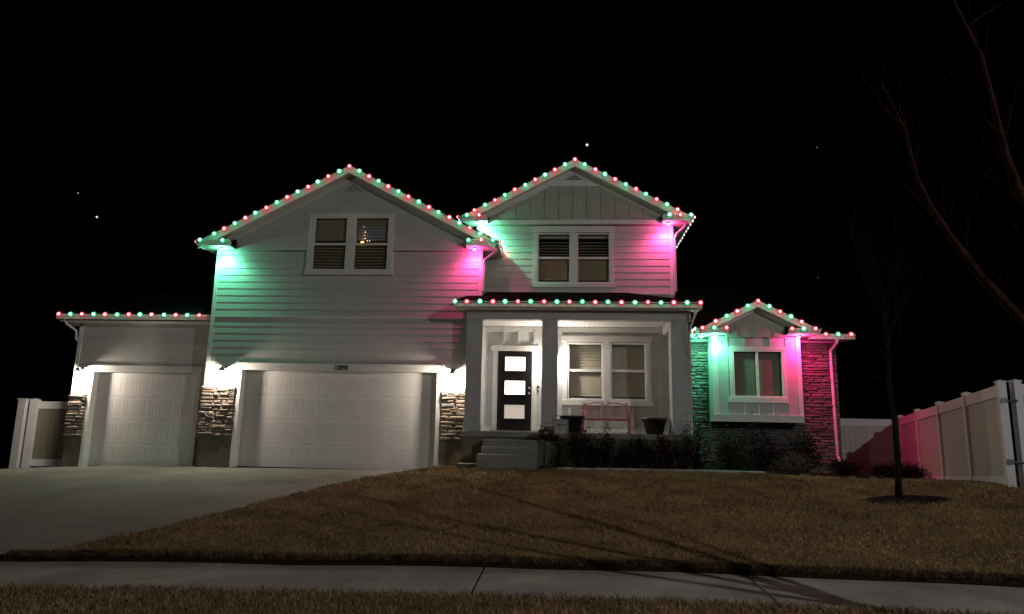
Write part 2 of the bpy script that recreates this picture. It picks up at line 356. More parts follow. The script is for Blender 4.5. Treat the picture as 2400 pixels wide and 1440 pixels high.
# ------------------------------------------------------------------ HOUSE
H = empty('suburban_house', (-2, 0, 0), 'white two storey house with gables, garages and porch outlined in lights', 'house')
EXP = .178
def part(mb, name, m, parent=H, **k): return mb.build(name, m, parent, **k)
def gable_roof(xc, half, zt, sl, yf, yb, rake=.20, over=.30, frieze=.16, yface=None, thick=.07):
    """roof slabs, rake boards, soffit and frieze for a front gable; zt = top of peak"""
    rf = MB()
    ze = zt-sl*half
    for s in (-1, 1):
        q = [(xc, yf, zt), (xc+s*half, yf, ze), (xc+s*half, yb, ze), (xc, yb, zt)]
        if s > 0: q = [q[0], q[3], q[2], q[1]][::-1]
        rf.slab(q, thick)
        nc = int(math.hypot(half, sl*half)/.14)
        for k in range(nc):         # shingle courses
            a0, a1 = k/nc, (k+1)/nc
            x0, x1 = xc+s*half*a0, xc+s*half*a1; z0, z1 = zt-sl*half*a0, zt-sl*half*a1
            rf.add([(x0, yf-.02, z0+.002), (x1, yf-.02, z1+.014), (x1, yb, z1+.014), (x0, yb, z0+.002), (x1, yf-.02, z1), (x1, yb, z1)], [(0, 1, 2, 3), (1, 4, 5, 2)])
    roof = part(rf, 'roof', SHING)
    for s in (-1, 1):
        zb0, zb1 = zt-.035, ze-.035
        p = [(xc, zb0), (xc+s*half, zb1), (xc+s*half, zb1-rake), (xc, zb0-rake)]
        part(MB().prism(p, yf-.03, yf), 'rake_board', TRIM)
        yw = yface if yface is not None else yf+over
        dz = .05
        p = [(xc, zb0-rake+dz+.03), (xc+s*half, zb1-rake+dz+.03), (xc+s*half, zb1-rake+dz), (xc, zb0-rake+dz)]
        part(MB().prism(p, yf+.002, yw-.002), 'rake_soffit', TRIM)
        p = [(xc, zb0-rake+dz-.005), (xc+s*(half-.35), zb1+.35*sl-rake+dz-.005), (xc+s*(half-.35), zb1+.35*sl-rake+dz-frieze), (xc, zb0-rake+dz-frieze)]
        part(MB().prism(p, yw-.035, yw-.005), 'frieze_board', TRIM)
    return roof
def gutter(x0, x1, y0, y1, zt, zb, along='x', name='gutter'):
    """K-profile gutter; along x: front face at y0; along y: outer face at x0"""
    h = zt-zb; m = MB()
    if along == 'x': m.prismx([(y1, zb), (y0+.03, zb), (y0+.02, zb+h*.4), (y0, zb+h*.75), (y0, zt), (y0+.012, zt), (y0+.012, zt-.02), (y1, zt-.02)][::-1], x0, x1)
    else:
        s = 1 if x0 > x1 else -1      # x0 outer
        p = [(x1, zb), (x0-s*.03, zb), (x0-s*.02, zb+h*.4), (x0, zb+h*.75), (x0, zt), (x0-s*.012, zt), (x0-s*.012, zt-.02), (x1, zt-.02)]
        if s > 0: p = p
        m.prism(p, y0, y1)
    return part(m, name, GUTTER)
def gable_poly(xc, zt_in, sl, zb, xl, xr):
    return [(xl, zb), (xr, zb), (xr, zt_in-sl*abs(xr-xc)), (xc, zt_in), (xl, zt_in-sl*abs(xl-xc))]

# ---- windows
slat_cache = {}
def slat_mesh(wd, m, tilt, dep=.05):
    key = (round(wd, 3), m.name, round(tilt, 2))
    if key not in slat_cache:
        c, s = math.cos(tilt)*dep/2, math.sin(tilt)*dep/2; t = .0015
        slat_cache[key] = MB().add([(-wd/2, -c, -s-t), (wd/2, -c, -s-t), (wd/2, c, s-t), (-wd/2, c, s-t), (-wd/2, -c, -s+t), (wd/2, -c, -s+t), (wd/2, c, s+t), (-wd/2, c, s+t)],
                                   [(0,3,2,1),(4,5,6,7),(0,1,5,4),(1,2,6,5),(2,3,7,6),(3,0,4,7)]).mesh('slat', m)
    return slat_cache[key]
def blinds(win, x0, x1, z0, z1, y, m, tilt, pitch=.08):
    n = int((z1-z0)/pitch)
    me = slat_mesh(x1-x0, m, tilt, .088)
    for k in range(n):
        o = inst('slat', me, win, T((x0+x1)/2, y, z1-(k+.5)*pitch) @ Matrix.Rotation(R(random.uniform(-.25, .25)), 4, 'Y'))
def window(units, y, mids, label, fr=.035, vertical_slider=False, parent=H, blind=None):
    """units: glass openings (x0,x1,z0,z1); y: wall face"""
    f = MB()
    for (x0, x1, z0, z1) in units:
        f.box(x0-fr, x0, y-.03, y+.07, z0-fr, z1+fr); f.box(x1, x1+fr, y-.03, y+.07, z0-fr, z1+fr)
        f.box(x0, x1, y-.03, y+.07, z1, z1+fr); f.box(x0, x1, y-.03, y+.07, z0-fr, z0)
    win = f.build('window', VINYL, parent, bevel=.004, label=label)
    for k, (x0, x1, z0, z1) in enumerate(units):
        if vertical_slider:
            xm = mids; B(xm-.03, xm+.03, y-.012, y+.05, z0+.002, z1-.002).build('meeting_stile', VINYL, win)
            for a, b in ((x0, xm-.03), (xm+.03, x1)): B(a+.001, b-.001, y+.02, y+.026, z0+.001, z1-.001).build('pane', GLASS, win)
        else:
            zm = mids; B(x0+.001, x1-.001, y-.012, y+.05, zm-.03, zm+.03).build('meeting_rail', VINYL, win)
            B(x0+.001, x1-.001, y+.034, y+.04, zm+.03, z1-.001).build('pane', GLASS, win)
            B(x0+.001, x1-.001, y+.014, y+.02, z0+.001, zm-.03).build('pane', GLASS, win)
        if blind:
            for (za, zb, m, tilt) in blind[k]:
                blinds(win, x0+.005, x1-.005, za, zb, y+.10, m, R(tilt))
    return win
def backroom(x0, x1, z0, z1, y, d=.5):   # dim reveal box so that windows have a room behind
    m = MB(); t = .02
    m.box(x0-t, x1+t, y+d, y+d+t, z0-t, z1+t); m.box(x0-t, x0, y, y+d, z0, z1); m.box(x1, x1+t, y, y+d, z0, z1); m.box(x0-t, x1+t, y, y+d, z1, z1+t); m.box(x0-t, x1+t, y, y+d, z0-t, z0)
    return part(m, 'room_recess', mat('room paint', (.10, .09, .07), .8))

# ================= main block
XL, XR = -8.95, -2.02; XC = -5.46; SL = .525
GD = (-8.03, -3.03, 0, 2.41)
wU = [(-6.36, -5.53, 4.96, 6.30), (-5.29, -4.45, 4.96, 6.30)]
casU = (-6.53, -4.30, 4.82, 6.42)
win_hole = (-6.42, -4.39, 4.90, 6.36)
front = part(wall_cells(XL, XR, 0, 5.60, 0, .15, [(GD[0], GD[1], -1, GD[3]), win_hole]), 'garage_front_wall', BACK)
part(wall_cells(XL, XL+.15, .0, 5.6, .15, 9, []), 'side_wall', SIDING); part(wall_cells(XR-.15, XR, .0, 5.6, .15, 9, []), 'side_wall', SIDING)
part(B(XL, XR, 9, 9.15, 0, 5.6), 'rear_wall', SIDING)
planks(front, 0, 2.60, 3.72, EXP, lambda z: XL+.09, lambda z: XR-.09 if z > 4.2 else XR-.35+.26)
planks(front, 0, 3.75, 5.47, EXP, lambda z: XL+.09, lambda z: XR-.09, [casU])
part(B(XL+.09, XR-.09, -.03, 0, 3.72, 3.75), 'band_flashing', TRIM)
for a, b in ((XL-.004, XL+.09), (XR-.09, XR+.004)): part(B(a, b, -.03, .09, 1.95, 5.55), 'corner_board', TRIM, bevel=.004)
# gable face stands proud
zin = 7.63-.30
gp = gable_poly(XC, zin+.12, SL, 5.47, -8.42, -2.42)
gface = MB()
gl = [(-8.42, 5.47), (win_hole[0], 5.47), (win_hole[0], 6.36), (win_hole[1], 6.36), (win_hole[1], 5.47), (-2.42, 5.47)]
zt_ = lambda x: zin+.12-SL*abs(x-XC)
for poly in ([(-8.42, 5.47), (win_hole[0], 5.47), (win_hole[0], zt_(win_hole[0])), (-8.42, zt_(-8.42))],
             [(win_hole[0], 6.36), (win_hole[1], 6.36), (win_hole[1], zt_(win_hole[1])), (XC, zt_(XC)), (win_hole[0], zt_(win_hole[0]))],
             [(win_hole[1], 5.47), (-2.42, 5.47), (-2.42, zt_(-2.42)), (win_hole[1], zt_(win_hole[1]))]):
    gface.prism(poly, -.10, .14)
gfo = part(gface, 'gable_wall', BACK)
XLg = lambda z: max(-8.40, XC-(zin+.10-z)/SL); XRg = lambda z: min(-2.44, XC+(zin+.10-z)/SL)
planks(gfo, -.10, 5.475, 7.38, EXP, XLg, XRg, [casU], p1=.012)
part(B(-8.43, -6.54, -.12, -.098, 5.45, 5.475), 'gable_drip_edge', TRIM); part(B(-4.29, -2.41, -.12, -.098, 5.45, 5.475), 'gable_drip_edge', TRIM)
main_roof = gable_roof(XC, 3.80, 7.64, SL, -.40, 9.2, yface=-.10)
part(MB().prism([(-8.9, 5.6), (-2.05, 5.6), (XC, 7.3)], 9, 9.15), 'rear_gable', SIDING)
# vent
def vent(xc, z0, wd, h, y):
    fr = part(MB().prism([(xc-wd/2, z0), (xc+wd/2, z0), (xc, z0+h)], y-.03, y-.001), 'gable_vent', TRIM)
    for k in range(4):
        zz = z0+.02+k*h*.2; ww = wd*(1-(zz-z0+.02)/h)*.5-.03
        if ww > .02: B(xc-ww, xc+ww, y-.05, y-.031, zz, zz+.018).build('louvre', BRONZE, fr)
vent(XC+.05, 7.02, .66, .24, -.115)
# eave returns, side gutters
def eave_return(x0, x1, yf, yw, zb, zt, wall=True):
    part(B(x0, x1, yf, yw, zb, zb+.02), 'return_soffit', TRIM)
    gutter(x0, x1, yf-.09, yf, zt, zb+.01)
    part(B(x0, x1, yf, yw, zt-.03, zt-.01), 'return_deck', SHING)
    part(MB().slab([(x0, yf-.03, zt-.005), (x1, yf-.03, zt-.005), (x1, yw, zt+.12), (x0, yw, zt+.12)], .015), 'return_shingles', SHING)
EZ = 7.64-SL*3.80
eave_return(-9.27, -8.43, -.36, 0, 5.48, 5.65); eave_return(-2.40, -1.65, -.36, 0, 5.48, 5.65)
gutter(-9.36, -9.26, -.40, 9.2, 5.65, 5.52, 'y'); gutter(-1.56, -1.66, -.40, .88, 5.65, 5.52, 'y')
part(B(-9.26, -8.955, 0, 9.1, 5.50, 5.52), 'side_soffit', TRIM); part(B(-2.015, -1.66, 0, .88, 5.50, 5.52), 'side_soffit', TRIM)
# upper window with trim
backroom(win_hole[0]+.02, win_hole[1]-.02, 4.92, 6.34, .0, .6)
ww = window(wU, -.10, 5.615, 'pair of upper windows with blinds and warm lights behind the right one', blind=[
    [(5.65, 6.29, BLINDD, 72), (4.97, 5.65, BLINDD, 46)], [(6.13, 6.29, BLINDD, 70), (5.65, 6.13, BLINDB, 60), (4.97, 5.65, BLINDD, 44)]])
def casing(win, parts, y, m=TRIM):
    for (x0, x1, z0, z1, pr) in parts: B(x0, x1, y-pr, y-.001, z0, z1).build('casing', m, win, bevel=.003)
casing(ww, [(-6.53, -6.395, 4.92, 6.335, .035), (-5.495, -5.325, 4.92, 6.335, .035), (-4.415, -4.30, 4.92, 6.335, .035), (-6.53, -4.30, 6.336, 6.42, .038), (-6.56, -4.27, 4.82, 4.92, .045)], -.10)
part(B(-6.53, -4.30, -.099, -.001, 4.82, 5.46), 'window_furring', SIDING) if False else None
for a, b in ((-6.53, -6.40), (-5.49, -5.33), (-4.41, -4.30)): B(a, b, -.098, -.001, 4.93, 5.45).build('jamb_block', TRIM, ww)
B(-6.53, -4.30, -.098, -.001, 4.82, 4.92).build('sill_block', TRIM, ww)
# indoor lights behind the right pane
il = empty('indoor_string_lights', (-5.05, .03, 5.6), 'small warm string lights glowing behind the right upper window', 'string lights')
bp = [(-5.13,6.11),(-5.12,6.00),(-5.08,5.97),(-5.15,5.93),(-5.06,5.92),(-5.11,5.87),(-5.14,5.85),(-5.08,5.80),(-5.10,5.78),(-5.17,5.70),(-5.12,5.71),(-4.96,5.74),(-5.02,5.735),(-5.15,5.68)]
MB().tube([(a, .028, b) for a, b in bp], .002, 4).build('wire', BLACKP, il)
bme = MB().lathe([(.004, -.016), (.013, -.008), (.014, .004), (.005, .016)], n=8).mesh('bulb', WARMB)
for k, (a, b) in enumerate(bp): inst('bulb', bme, il, T(a, .02, b) @ Matrix.Scale(1.35 if k in (9, 10, 13) else .8, 4))

# garage openings
def garage_door(x0, x1, z0, z1, yw, rec, ncol, label, first_wall):
    d = B(x0-.02, x1+.02, yw+rec+.03, yw+rec+.06, z0, z1).build('garage_door', GDOOR, H, label=label)
    rows = 4; hh = (z1-z0)/rows
    for r in range(rows):
        B(x0, x1, yw+rec, yw+rec+.029, z0+r*hh+.0015, z0+(r+1)*hh-.0015).build('section', GDOOR, d, bevel=.003)
    pw = (x1-x0)/ncol; m = MB(); W_, H_ = pw*.80, hh*.66
    y0 = -.002
    for a, b, c, e in ((-W_/2, W_/2, H_/2-.014, H_/2), (-W_/2, W_/2, -H_/2, -H_/2+.014), (-W_/2, -W_/2+.014, -H_/2, H_/2), (W_/2-.014, W_/2, -H_/2, H_/2)): m.box(a, b, y0, 0, c, e)
    nb = 6
    for k in range(1, nb):
        xx = -W_/2+W_*k/nb; m.prismx([(0, -H_/2+.02), (-.0016, -H_/2+.03), (-.0016, H_/2-.03), (0, H_/2-.02)], xx-.008, xx+.008)
    me = m.mesh('panel', GDOOR)
    for r in range(rows):
        for c in range(ncol): inst('panel', me, d, T(x0+(c+.5)*pw, yw+rec-.0005, z0+(r+.5)*hh))
    # jambs and head casing
    for a, b, s in ((x0-.11, x0, 1), (x1, x1+.11, -1)):
        part(B(a, b, yw-.035, yw+rec, z0, z1+.0), 'door_jamb', TRIM, bevel=.003)
        part(B(a+.13 if s < 0 else a-.0, b-.0 if s < 0 else b-.13, 0, 0, 0, 0), 'jamb', TRIM) if False else None
    part(B(x0-.115, x1+.115, yw-.04, yw+rec, z1+.001, z1+.155), 'door_header', TRIM, bevel=.003)
    part(B(x0-.14, x1+.14, yw-.075, yw, z1+.156, z1+.18), 'header_cap', TRIM)
    part(B(x0, x1, yw+rec-.012, yw+rec+.03, z0-.02, z0+.012), 'bottom_seal', BLACKP)
    return d
garage_door(-8.0, -3.06, -.0, 2.38, 0, .20, 8, 'wide double garage door with embossed panels', None)
# fill over header
# garage pilaster siding between stone and header level
for a, b in ((XL+.09, -8.13), (-2.93, XR-.30)):
    B(a, b, -.02, -.001, 1.96, 2.598).build('flat_panel', TRIM, front)
# number
fc = bpy.data.curves.new('house_number', 'FONT'); fc.body = '12898'; fc.size = .17; fc.extrude = .006; fc.offset = .0012; fc.space_character = 1.0
fc.align_x = 'CENTER'; fo = bpy.data.objects.new('number_text', fc); COL.objects.link(fo); bpy.context.view_layer.update()
nm = bpy.data.meshes.new_from_object(fo.evaluated_get(bpy.context.evaluated_depsgraph_get())); bpy.data.objects.remove(fo); nm.materials.clear(); nm.materials.append(BLACKP)
inst('house_number', nm, H, T(-5.475, -.048, 2.402) @ Matrix.Rotation(R(90), 4, 'X') @ Matrix.Diagonal((.86, 1, 1, 1)))

# ---- stone
def stone_templates(n=14):
    out = []
    for k in range(n):
        v = []; N = 8; base = [(-.5,-.5),(0,-.5),(.5,-.5),(.5,0),(.5,.5),(0,.5),(-.5,.5),(-.5,0)]
        jit = [(random.uniform(-.05, .05), random.uniform(-.09, .09)) for _ in base]
        for (a, b), (j, l) in zip(base, jit): v.append(((a+j*.6)*.97, 0, (b+l*.6)*.95))
        for (a, b), (j, l) in zip(base, jit): v.append(((a+j)*.93, -.6+random.uniform(-.15, .15), (b+l)*.80))
        for (a, b), (j, l) in zip(base, jit): v.append(((a+j)*.66, -.95+random.uniform(-.15, .05), (b+l)*.42))
        v.append((random.uniform(-.1, .1), -1.05, random.uniform(-.1, .1)))
        f = []
        for r in (0, 8):
            for i in range(N): f.append((r+i, r+(i+1) % N, r+8+(i+1) % N, r+8+i))
        for i in range(N): f.append((16+i, 16+(i+1) % N, 24))
        out.append(MB().add(v, f))
    return out
STT = stone_templates(); ST_ME = {}
def st_mesh(k, m):
    if (k, m.name) not in ST_ME: ST_ME[(k, m.name)] = STT[k].mesh('stone', m)
    return ST_ME[(k, m.name)]
def layout(x0, x1, z0, z1, hr=(.07, .125), wr=(.14, .42)):
    out = []; z = z0
    while z < z1-.02:
        h = min(random.uniform(*hr), z1-z)
        if z1-z-h < .035: h = z1-z
        x = x0
        while x < x1-.01:
            w_ = random.uniform(*wr)
            if x1-x-w_ < .08: w_ = x1-x
            if h > .085 and random.random() < .3 and w_ > .12:
                out += [(x, x+w_, z, z+h*.5), (x, x+w_, z+h*.5, z+h)]
            else: out.append((x, x+w_, z, z+h))
            x += w_
        z += h
    return out
def stonework(x0, x1, z0, z1, y, m=STONE, single=True, side=None, hr=(.07, .125), wr=(.14, .42)):
    p = B(x0, x1, y-.03, y-.001, z0, z1).build('stone_veneer', MORTAR, H)
    if side: pass
    L = layout(x0-.012, x1+.012, z0, z1, hr, wr)
    if single:
        for (a, b, c, d) in L:
            k = random.randrange(len(STT)); M = T((a+b)/2, y-.028, (c+d)/2+random.uniform(-.006, .006)) @ Matrix.Rotation(R(random.uniform(-2.5, 2.5)), 4, 'Y') @ Matrix.Diagonal(((b-a)*random.choice((-1, 1)) if False else (b-a), random.uniform(.028, .06), (d-c)*1.02, 1))
            inst('stone', st_mesh(k, m), p, M)
    else:
        mb = MB()
        for (a, b, c, d) in L:
            t = random.choice(STT); e = random.uniform(.028, .06)
            mb.add([((a+b)/2+v[0]*(b-a), y-.028+v[1]*e, (c+d)/2+v[2]*(d-c)) for v in t.v], t.f)
        mb.build('stone', m, p, kind='stuff')
    return p
def cap(x0, x1, y, z): part(B(x0, x1, y-.065, y-.001, z, z+.03), 'stone_cap', TRIM, bevel=.004)
stonework(XL-.03, -8.13, .74, 1.92, 0); cap(XL-.04, -8.12, 0, 1.922)
stonework(-2.93, -2.26, .74, 1.90, 0); cap(-2.94, -2.24, 0, 1.902)
part(B(XL-.005, -8.115, -.025, -.001, -.05, .74), 'foundation', FOUND); part(B(-2.945, -2.02, -.025, -.001, -.05, .74), 'foundation', FOUND)

# ================= single garage
SXL, SYW = -12.93, .70
sfront = part(wall_cells(SXL, XL-.002, -.2, 3.62, SYW, SYW+.15, [(-12.40, -9.50, -1, 2.36)]), 'single_garage_wall', BACK)
planks(sfront, SYW, 2.54, 3.60, EXP, lambda z: SXL+.09, lambda z: XL-.01)
part(B(SXL-.004, SXL+.09, SYW-.03, SYW+.09, 1.70, 3.62), 'corner_board', TRIM)
part(B(SXL, SXL+.15, SYW+.15, 8.5, -.2, 3.62), 'side_wall', SIDING)
garage_door(-12.37, -9.53, -.12, 2.33, SYW, .20, 4, 'single garage door at the left end', None)
B(SXL+.09, -12.49, SYW-.02, SYW-.001, 1.72, 2.5).build('flat_panel', TRIM, sfront); B(-9.40, -8.96, SYW-.02, SYW-.001, 1.9, 2.5).build('flat_panel', TRIM, sfront)
stonework(SXL-.04, -12.49, .64, 1.70, SYW); stonework(-9.41, -8.96, .66, 1.88, SYW)
part(B(SXL-.005, -12.485, SYW-.025, SYW-.001, -.25, .64), 'foundation', FOUND); part(B(-9.415, -8.96, SYW-.025, SYW-.001, -.2, .66), 'foundation', FOUND)
# roof rising to a ridge, hipped at the left
rm = MB(); q = [(-13.27, .26, 3.80), (XL, .26, 3.80), (XL, 4.6, 5.97), (-10.2, 4.6, 5.97)]
rm.slab(q, .06); rm.slab([(-13.27, 8.9, 3.80), (-13.27, .26, 3.80), (-10.2, 4.6, 5.97)], .06); rm.slab([(-10.2, 4.6, 5.97), (XL, 4.6, 5.97), (XL, 8.9, 3.8), (-13.27, 8.9, 3.8)], .06)
for k in range(26):
    a, b = k/26, (k+1)/26; L = lambda t: (-13.27+3.07*t, .26+4.34*t, 3.80+2.17*t)
    p0, p1 = L(a), L(b); rm.add([(p0[0], p0[1], p0[2]+.014), (XL, p0[1], p0[2]+.014), (XL, p1[1], p1[2]+.002), (p1[0], p1[1], p1[2]+.002), (p0[0], p0[1], p0[2]), (XL, p0[1], p0[2])], [(0, 1, 2, 3), (4, 5, 1, 0)])
part(rm, 'roof', SHING)
gutter(-13.27, XL-.03, .17, .27, 3.80, 3.67); part(B(-13.2, XL-.03, .27, SYW-.001, 3.62, 3.64), 'eave_soffit', TRIM); part(B(-13.2, XL-.03, SYW-.03, SYW-.002, 3.55, 3.62), 'frieze_board', TRIM)
def downspout(pts, r=.035): 
    m = MB(); m.tube(pts, r, 4); return part(m, 'downspout', GUTTER)
downspout([(-13.10, .28, 3.68), (-13.09, .36, 3.58), (-12.98, .62, 3.42), (-12.98, .66, 3.2), (-12.98, .80, 3.1), (-12.98, .80, .2)])

# ================= block 2 (over the porch)
BXL, BXR, BY, BC = -2.29, 2.87, .90, .30
bw = [(-.64, .17, 4.87, 6.16), (.40, 1.20, 4.87, 6.16)]; bcas = (-.79, 1.34, 4.72, 6.34); bhole = (-.70, 1.26, 4.81, 6.22)
bfront = part(wall_cells(BXL, BXR, 4.3, 6.6, BY, BY+.15, [bhole]), 'upper_front_wall', BACK)
planks(bfront, BY, 4.60, 6.38, EXP, lambda z: BXL+.09, lambda z: BXR-.10, [bcas])
for a, b in ((BXL-.004, BXL+.09), (BXR-.10, BXR+.004)): part(B(a, b, BY-.03, BY+.09, 4.5, 6.5), 'corner_board', TRIM)
part(B(BXR-.15, BXR, BY+.15, 9, .9, 6.6), 'side_wall', SIDING); part(B(BXL, BXL+.15, BY+.15, 9, 0, 6.6), 'side_wall', SIDING); part(B(BXL, BXR, 9, 9.15, 0, 6.6), 'rear_wall', SIDING)
part(B(BXL, BXR+.02, BY-.045, BY-.001, 4.545, 4.60), 'wall_flashing', TRIM)
BSL = .53; bzt = 8.14; bzin = bzt-.23
gf = MB().prism(gable_poly(BC, bzin, BSL, 6.40, -1.97, 2.55), BY-.12, BY+.14); gf2 = part(gf, 'gable_wall', GABLE2)
gx_ = [-1.95]+[BC-.06+k*.372 for k in range(-6, 7) if -1.9 < BC-.06+k*.372 < 2.5]+[2.53]
for a, b in zip(gx_, gx_[1:]):
    a2, b2 = a+.008, b-.008; zt2 = lambda x: min(7.44, bzin-.10-BSL*abs(x-BC)); pl_ = [(a2, 6.521), (b2, 6.521), (b2, zt2(b2))]
    if a2 < BC < b2: pl_.append((BC, zt2(BC)))
    pl_.append((a2, zt2(a2)))
    if min(zt2(a2), zt2(b2)) > 6.54: MB().prism(pl_, BY-.138, BY-.121).build('board', GABLE2, gf2)
B(-1.99, 2.57, BY-.165, BY-.121, 6.40, 6.52).build('gable_beam', TRIM, gf2, bevel=.004)
MB().prism([(BC-.70, 7.45), (BC+.70, 7.45), (BC, 7.45+.70*BSL)], BY-.145, BY-.121).build('peak_panel', TRIM, gf2)
gable_roof(BC, 2.96, bzt, BSL, BY-.40, 9.2, yface=BY-.12)
vent(BC-.02, 7.60, .64, .2, BY-.147)
bz0, bz1 = 6.40, 6.57
eave_return(-2.66, -1.98, BY-.36, BY, bz0, bz1); eave_return(2.56, 3.26, BY-.36, BY, bz0, bz1)
gutter(-2.75, -2.65, BY-.4, 9.2, bz1, bz1-.13, 'y'); gutter(3.35, 3.25, BY-.4, 9.2, bz1, bz1-.13, 'y')
part(B(-2.65, -2.30, BY, 9.1, bz0+.02, bz0+.04), 'side_soffit', TRIM); part(B(2.875, 3.25, BY, 9.1, bz0+.02, bz0+.04), 'side_soffit', TRIM)
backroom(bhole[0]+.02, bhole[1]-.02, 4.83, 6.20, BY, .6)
w2 = window(bw, BY, 5.52, 'pair of upper windows with half open blinds above the porch', blind=[
    [(6.0, 6.15, BLIND, 72), (5.50, 6.0, BLIND, 28), (4.88, 5.50, BLINDD, 75)], [(6.0, 6.15, BLIND, 72), (5.50, 6.0, BLIND, 28), (4.88, 5.50, BLINDD, 75)]])
casing(w2, [(-.79, -.676, 4.83, 6.21, .035), (.206, .364, 4.83, 6.21, .035), (1.236, 1.34, 4.83, 6.21, .035), (-.81, 1.36, 6.211, 6.38, .04), (-.82, 1.37, 4.72, 4.829, .05)], BY)
# downspouts on the towers
downspout([(-1.62, -.16, 5.54), (-1.68, -.14, 5.42), (-1.95, -.08, 5.22), (-1.985, -.075, 5.1), (-1.985, -.075, 4.42)])
downspout([(3.22, .74, 6.46), (3.14, .76, 6.32), (2.95, .82, 6.14), (2.90, .83, 6.0), (2.90, .83, 4.62)])

# ================= porch
FZ = .985; PY = -.60
part(B(-2.31, 3.02, -.70, 1.12, .85, FZ), 'porch_slab', CONC, bevel=.01)
part(B(-2.31, 3.02, -.66, 1.12, -.2, .849), 'porch_base', FOUND)
part(B(-2.29, 3.0, 1.25, 1.4, FZ, 4.5), 'rear_partition', BACK)
pwin_hole = (.08, 2.24, 1.80, 3.32); door_hole = (-1.70, -.745, FZ, 3.09)
pback = part(wall_cells(-2.29, 3.0, FZ+.002, 3.72, 1.10, 1.245, [pwin_hole, door_hole]), 'porch_back_wall', GREY)
for x_ in (-1.98, -1.535, -1.15, -.72, -.28, -.02, .20, .60, 1.0, 1.40, 1.80, 2.20, 2.50, 2.78):
    segs = [(FZ+.14, 3.56)]
    if -.12 < x_ < 2.45: segs = [(FZ+.14, 1.68), (3.5, 3.56)]
    if -1.86 < x_ < -.63: segs = [(3.235, 3.56)]
    for a, b in segs:
        if b-a > .03: B(x_-.03, x_+.03, 1.060, 1.0985, a, b).build('batten', GREY, pback)
B(-2.2, 3.0, 1.07, 1.098, 3.561, 3.70).build('crown_board', TRIM, pback)
B(-2.2, -1.83, 1.075, 1.098, FZ+.003, FZ+.13).build('base_board', TRIM, pback); B(-.63, 3.0, 1.075, 1.098, FZ+.003, FZ+.13).build('base_board', TRIM, pback)
# ceiling boards
ceil = part(B(-2.28, 2.98, -.58, 1.1, 3.735, 3.75), 'porch_ceiling', BACK)
cme = MB().box(-.056, .056, -.36, 1.098, 3.715, 3.734).mesh('ceiling_board', TRIM)
for k in range(44): inst('ceiling_board', cme, ceil, T(-2.2+k*.118, 0, 0))
# beams and pillars
part(B(-2.29, 3.0, PY, PY+.22, 3.62, 3.86), 'porch_beam', BEAM, bevel=.006)
part(B(2.58, 2.98, PY+.221, 1.09, 3.50, 3.713), 'side_beam', BEAM)
def pillar(x0, x1):
    p = B(x0, x1, PY, PY+.38, FZ, 3.619).build('pillar', BEAM, H, bevel=.006)
    B(x0-.02, x1+.02, PY-.02, PY+.40, FZ+.001, FZ+.17).build('plinth', BEAM, p, bevel=.004)
    B(x0+.05, x0+.062, PY-.006, PY-.001, FZ+.171, 3.6).build('corner_trim', BEAM, p); B(x1-.062, x1-.05, PY-.006, PY-.001, FZ+.171, 3.6).build('corner_trim', BEAM, p)
    return p
pillar(-2.28, -1.90); pillar(-.48, -.11); pillar(2.53, 2.93)
part(B(-2.29, -2.2, PY+.381, 1.10, FZ, 3.72), 'porch_side_wall', GREY)
part(B(2.84, 2.96, PY+.385, 1.068, FZ+.002, 3.49), 'porch_side_wall', GREY)
part(B(-2.195, -2.0, .98, 1.069, FZ+.01, 3.70), 'corner_trim', TRIM); 
# eave
gutter(-2.55, 3.20, -1.0, -.90, 3.985, 3.86); part(B(-2.5, 3.15, -.90, PY-.001, 3.835, 3.855), 'eave_soffit', TRIM)
part(B(-2.55, 3.2, -.895, PY+.2, 3.862, 3.95), 'eave_blocking', BEAM)
part(B(-2.28, 2.99, PY-.03, PY-.002, 3.76, 3.834), 'frieze_board', TRIM)
pr = MB(); zz = lambda y: 3.995+.318*(y+1.0)
pr.slab([(-2.57, -1.0, 3.995), (3.22, -1.0, 3.995), (1.6, .88, zz(.88)), (-2.0, .88, zz(.88)), (-2.0, -.01, zz(-.01)), (-2.36, -.01, zz(-.01))], .05)
pr.slab([(3.22, -1.0, 3.995), (3.22, .9, 3.995), (1.6, .88, zz(.88))], .04)
for k in range(13):
    ya, yb2 = -1.0+k*.145, -1.0+(k+1)*.145
    xl = -2.57+.21*(ya+1) if ya < -.1 else -2.0; xr = 3.22-.86*(ya+1); xl2 = -2.57+.21*(yb2+1) if yb2 < -.0 else xl; xr2 = 3.22-.86*(yb2+1)
    pr.add([(xl, ya, zz(ya)+.014), (xr, ya, zz(ya)+.014), (xr2, yb2, zz(yb2)+.002), (xl2, yb2, zz(yb2)+.002), (xl, ya, zz(ya)), (xr, ya, zz(ya))], [(0, 1, 2, 3), (4, 5, 1, 0)])
part(pr, 'roof', SHING)
part(B(-2.36, -2.0, -.045, -.031, 4.30, 4.37), 'wall_flashing', TRIM)
downspout([(3.06, -.93, 3.86), (3.06, -.86, 3.74), (2.99, -.66, 3.5), (2.97, -.5, 3.3), (2.97, -.5, 1.0)], .03)
# steps
stp = MB()
st = part(B(-1.83, -.53, -1.70, -.705, -.1, .49), 'front_steps', CONC, bevel=.008)
B(-1.77, -.53, -1.40, -.705, .491, .645).build('step', CONC, st, bevel=.008); B(-1.77, -.53, -1.08, -.705, .646, .80).build('step', CONC, st, bevel=.008)
B(-2.31, -1.835, -1.35, -.705, -.1, .26).build('side_plinth', FOUND, st)
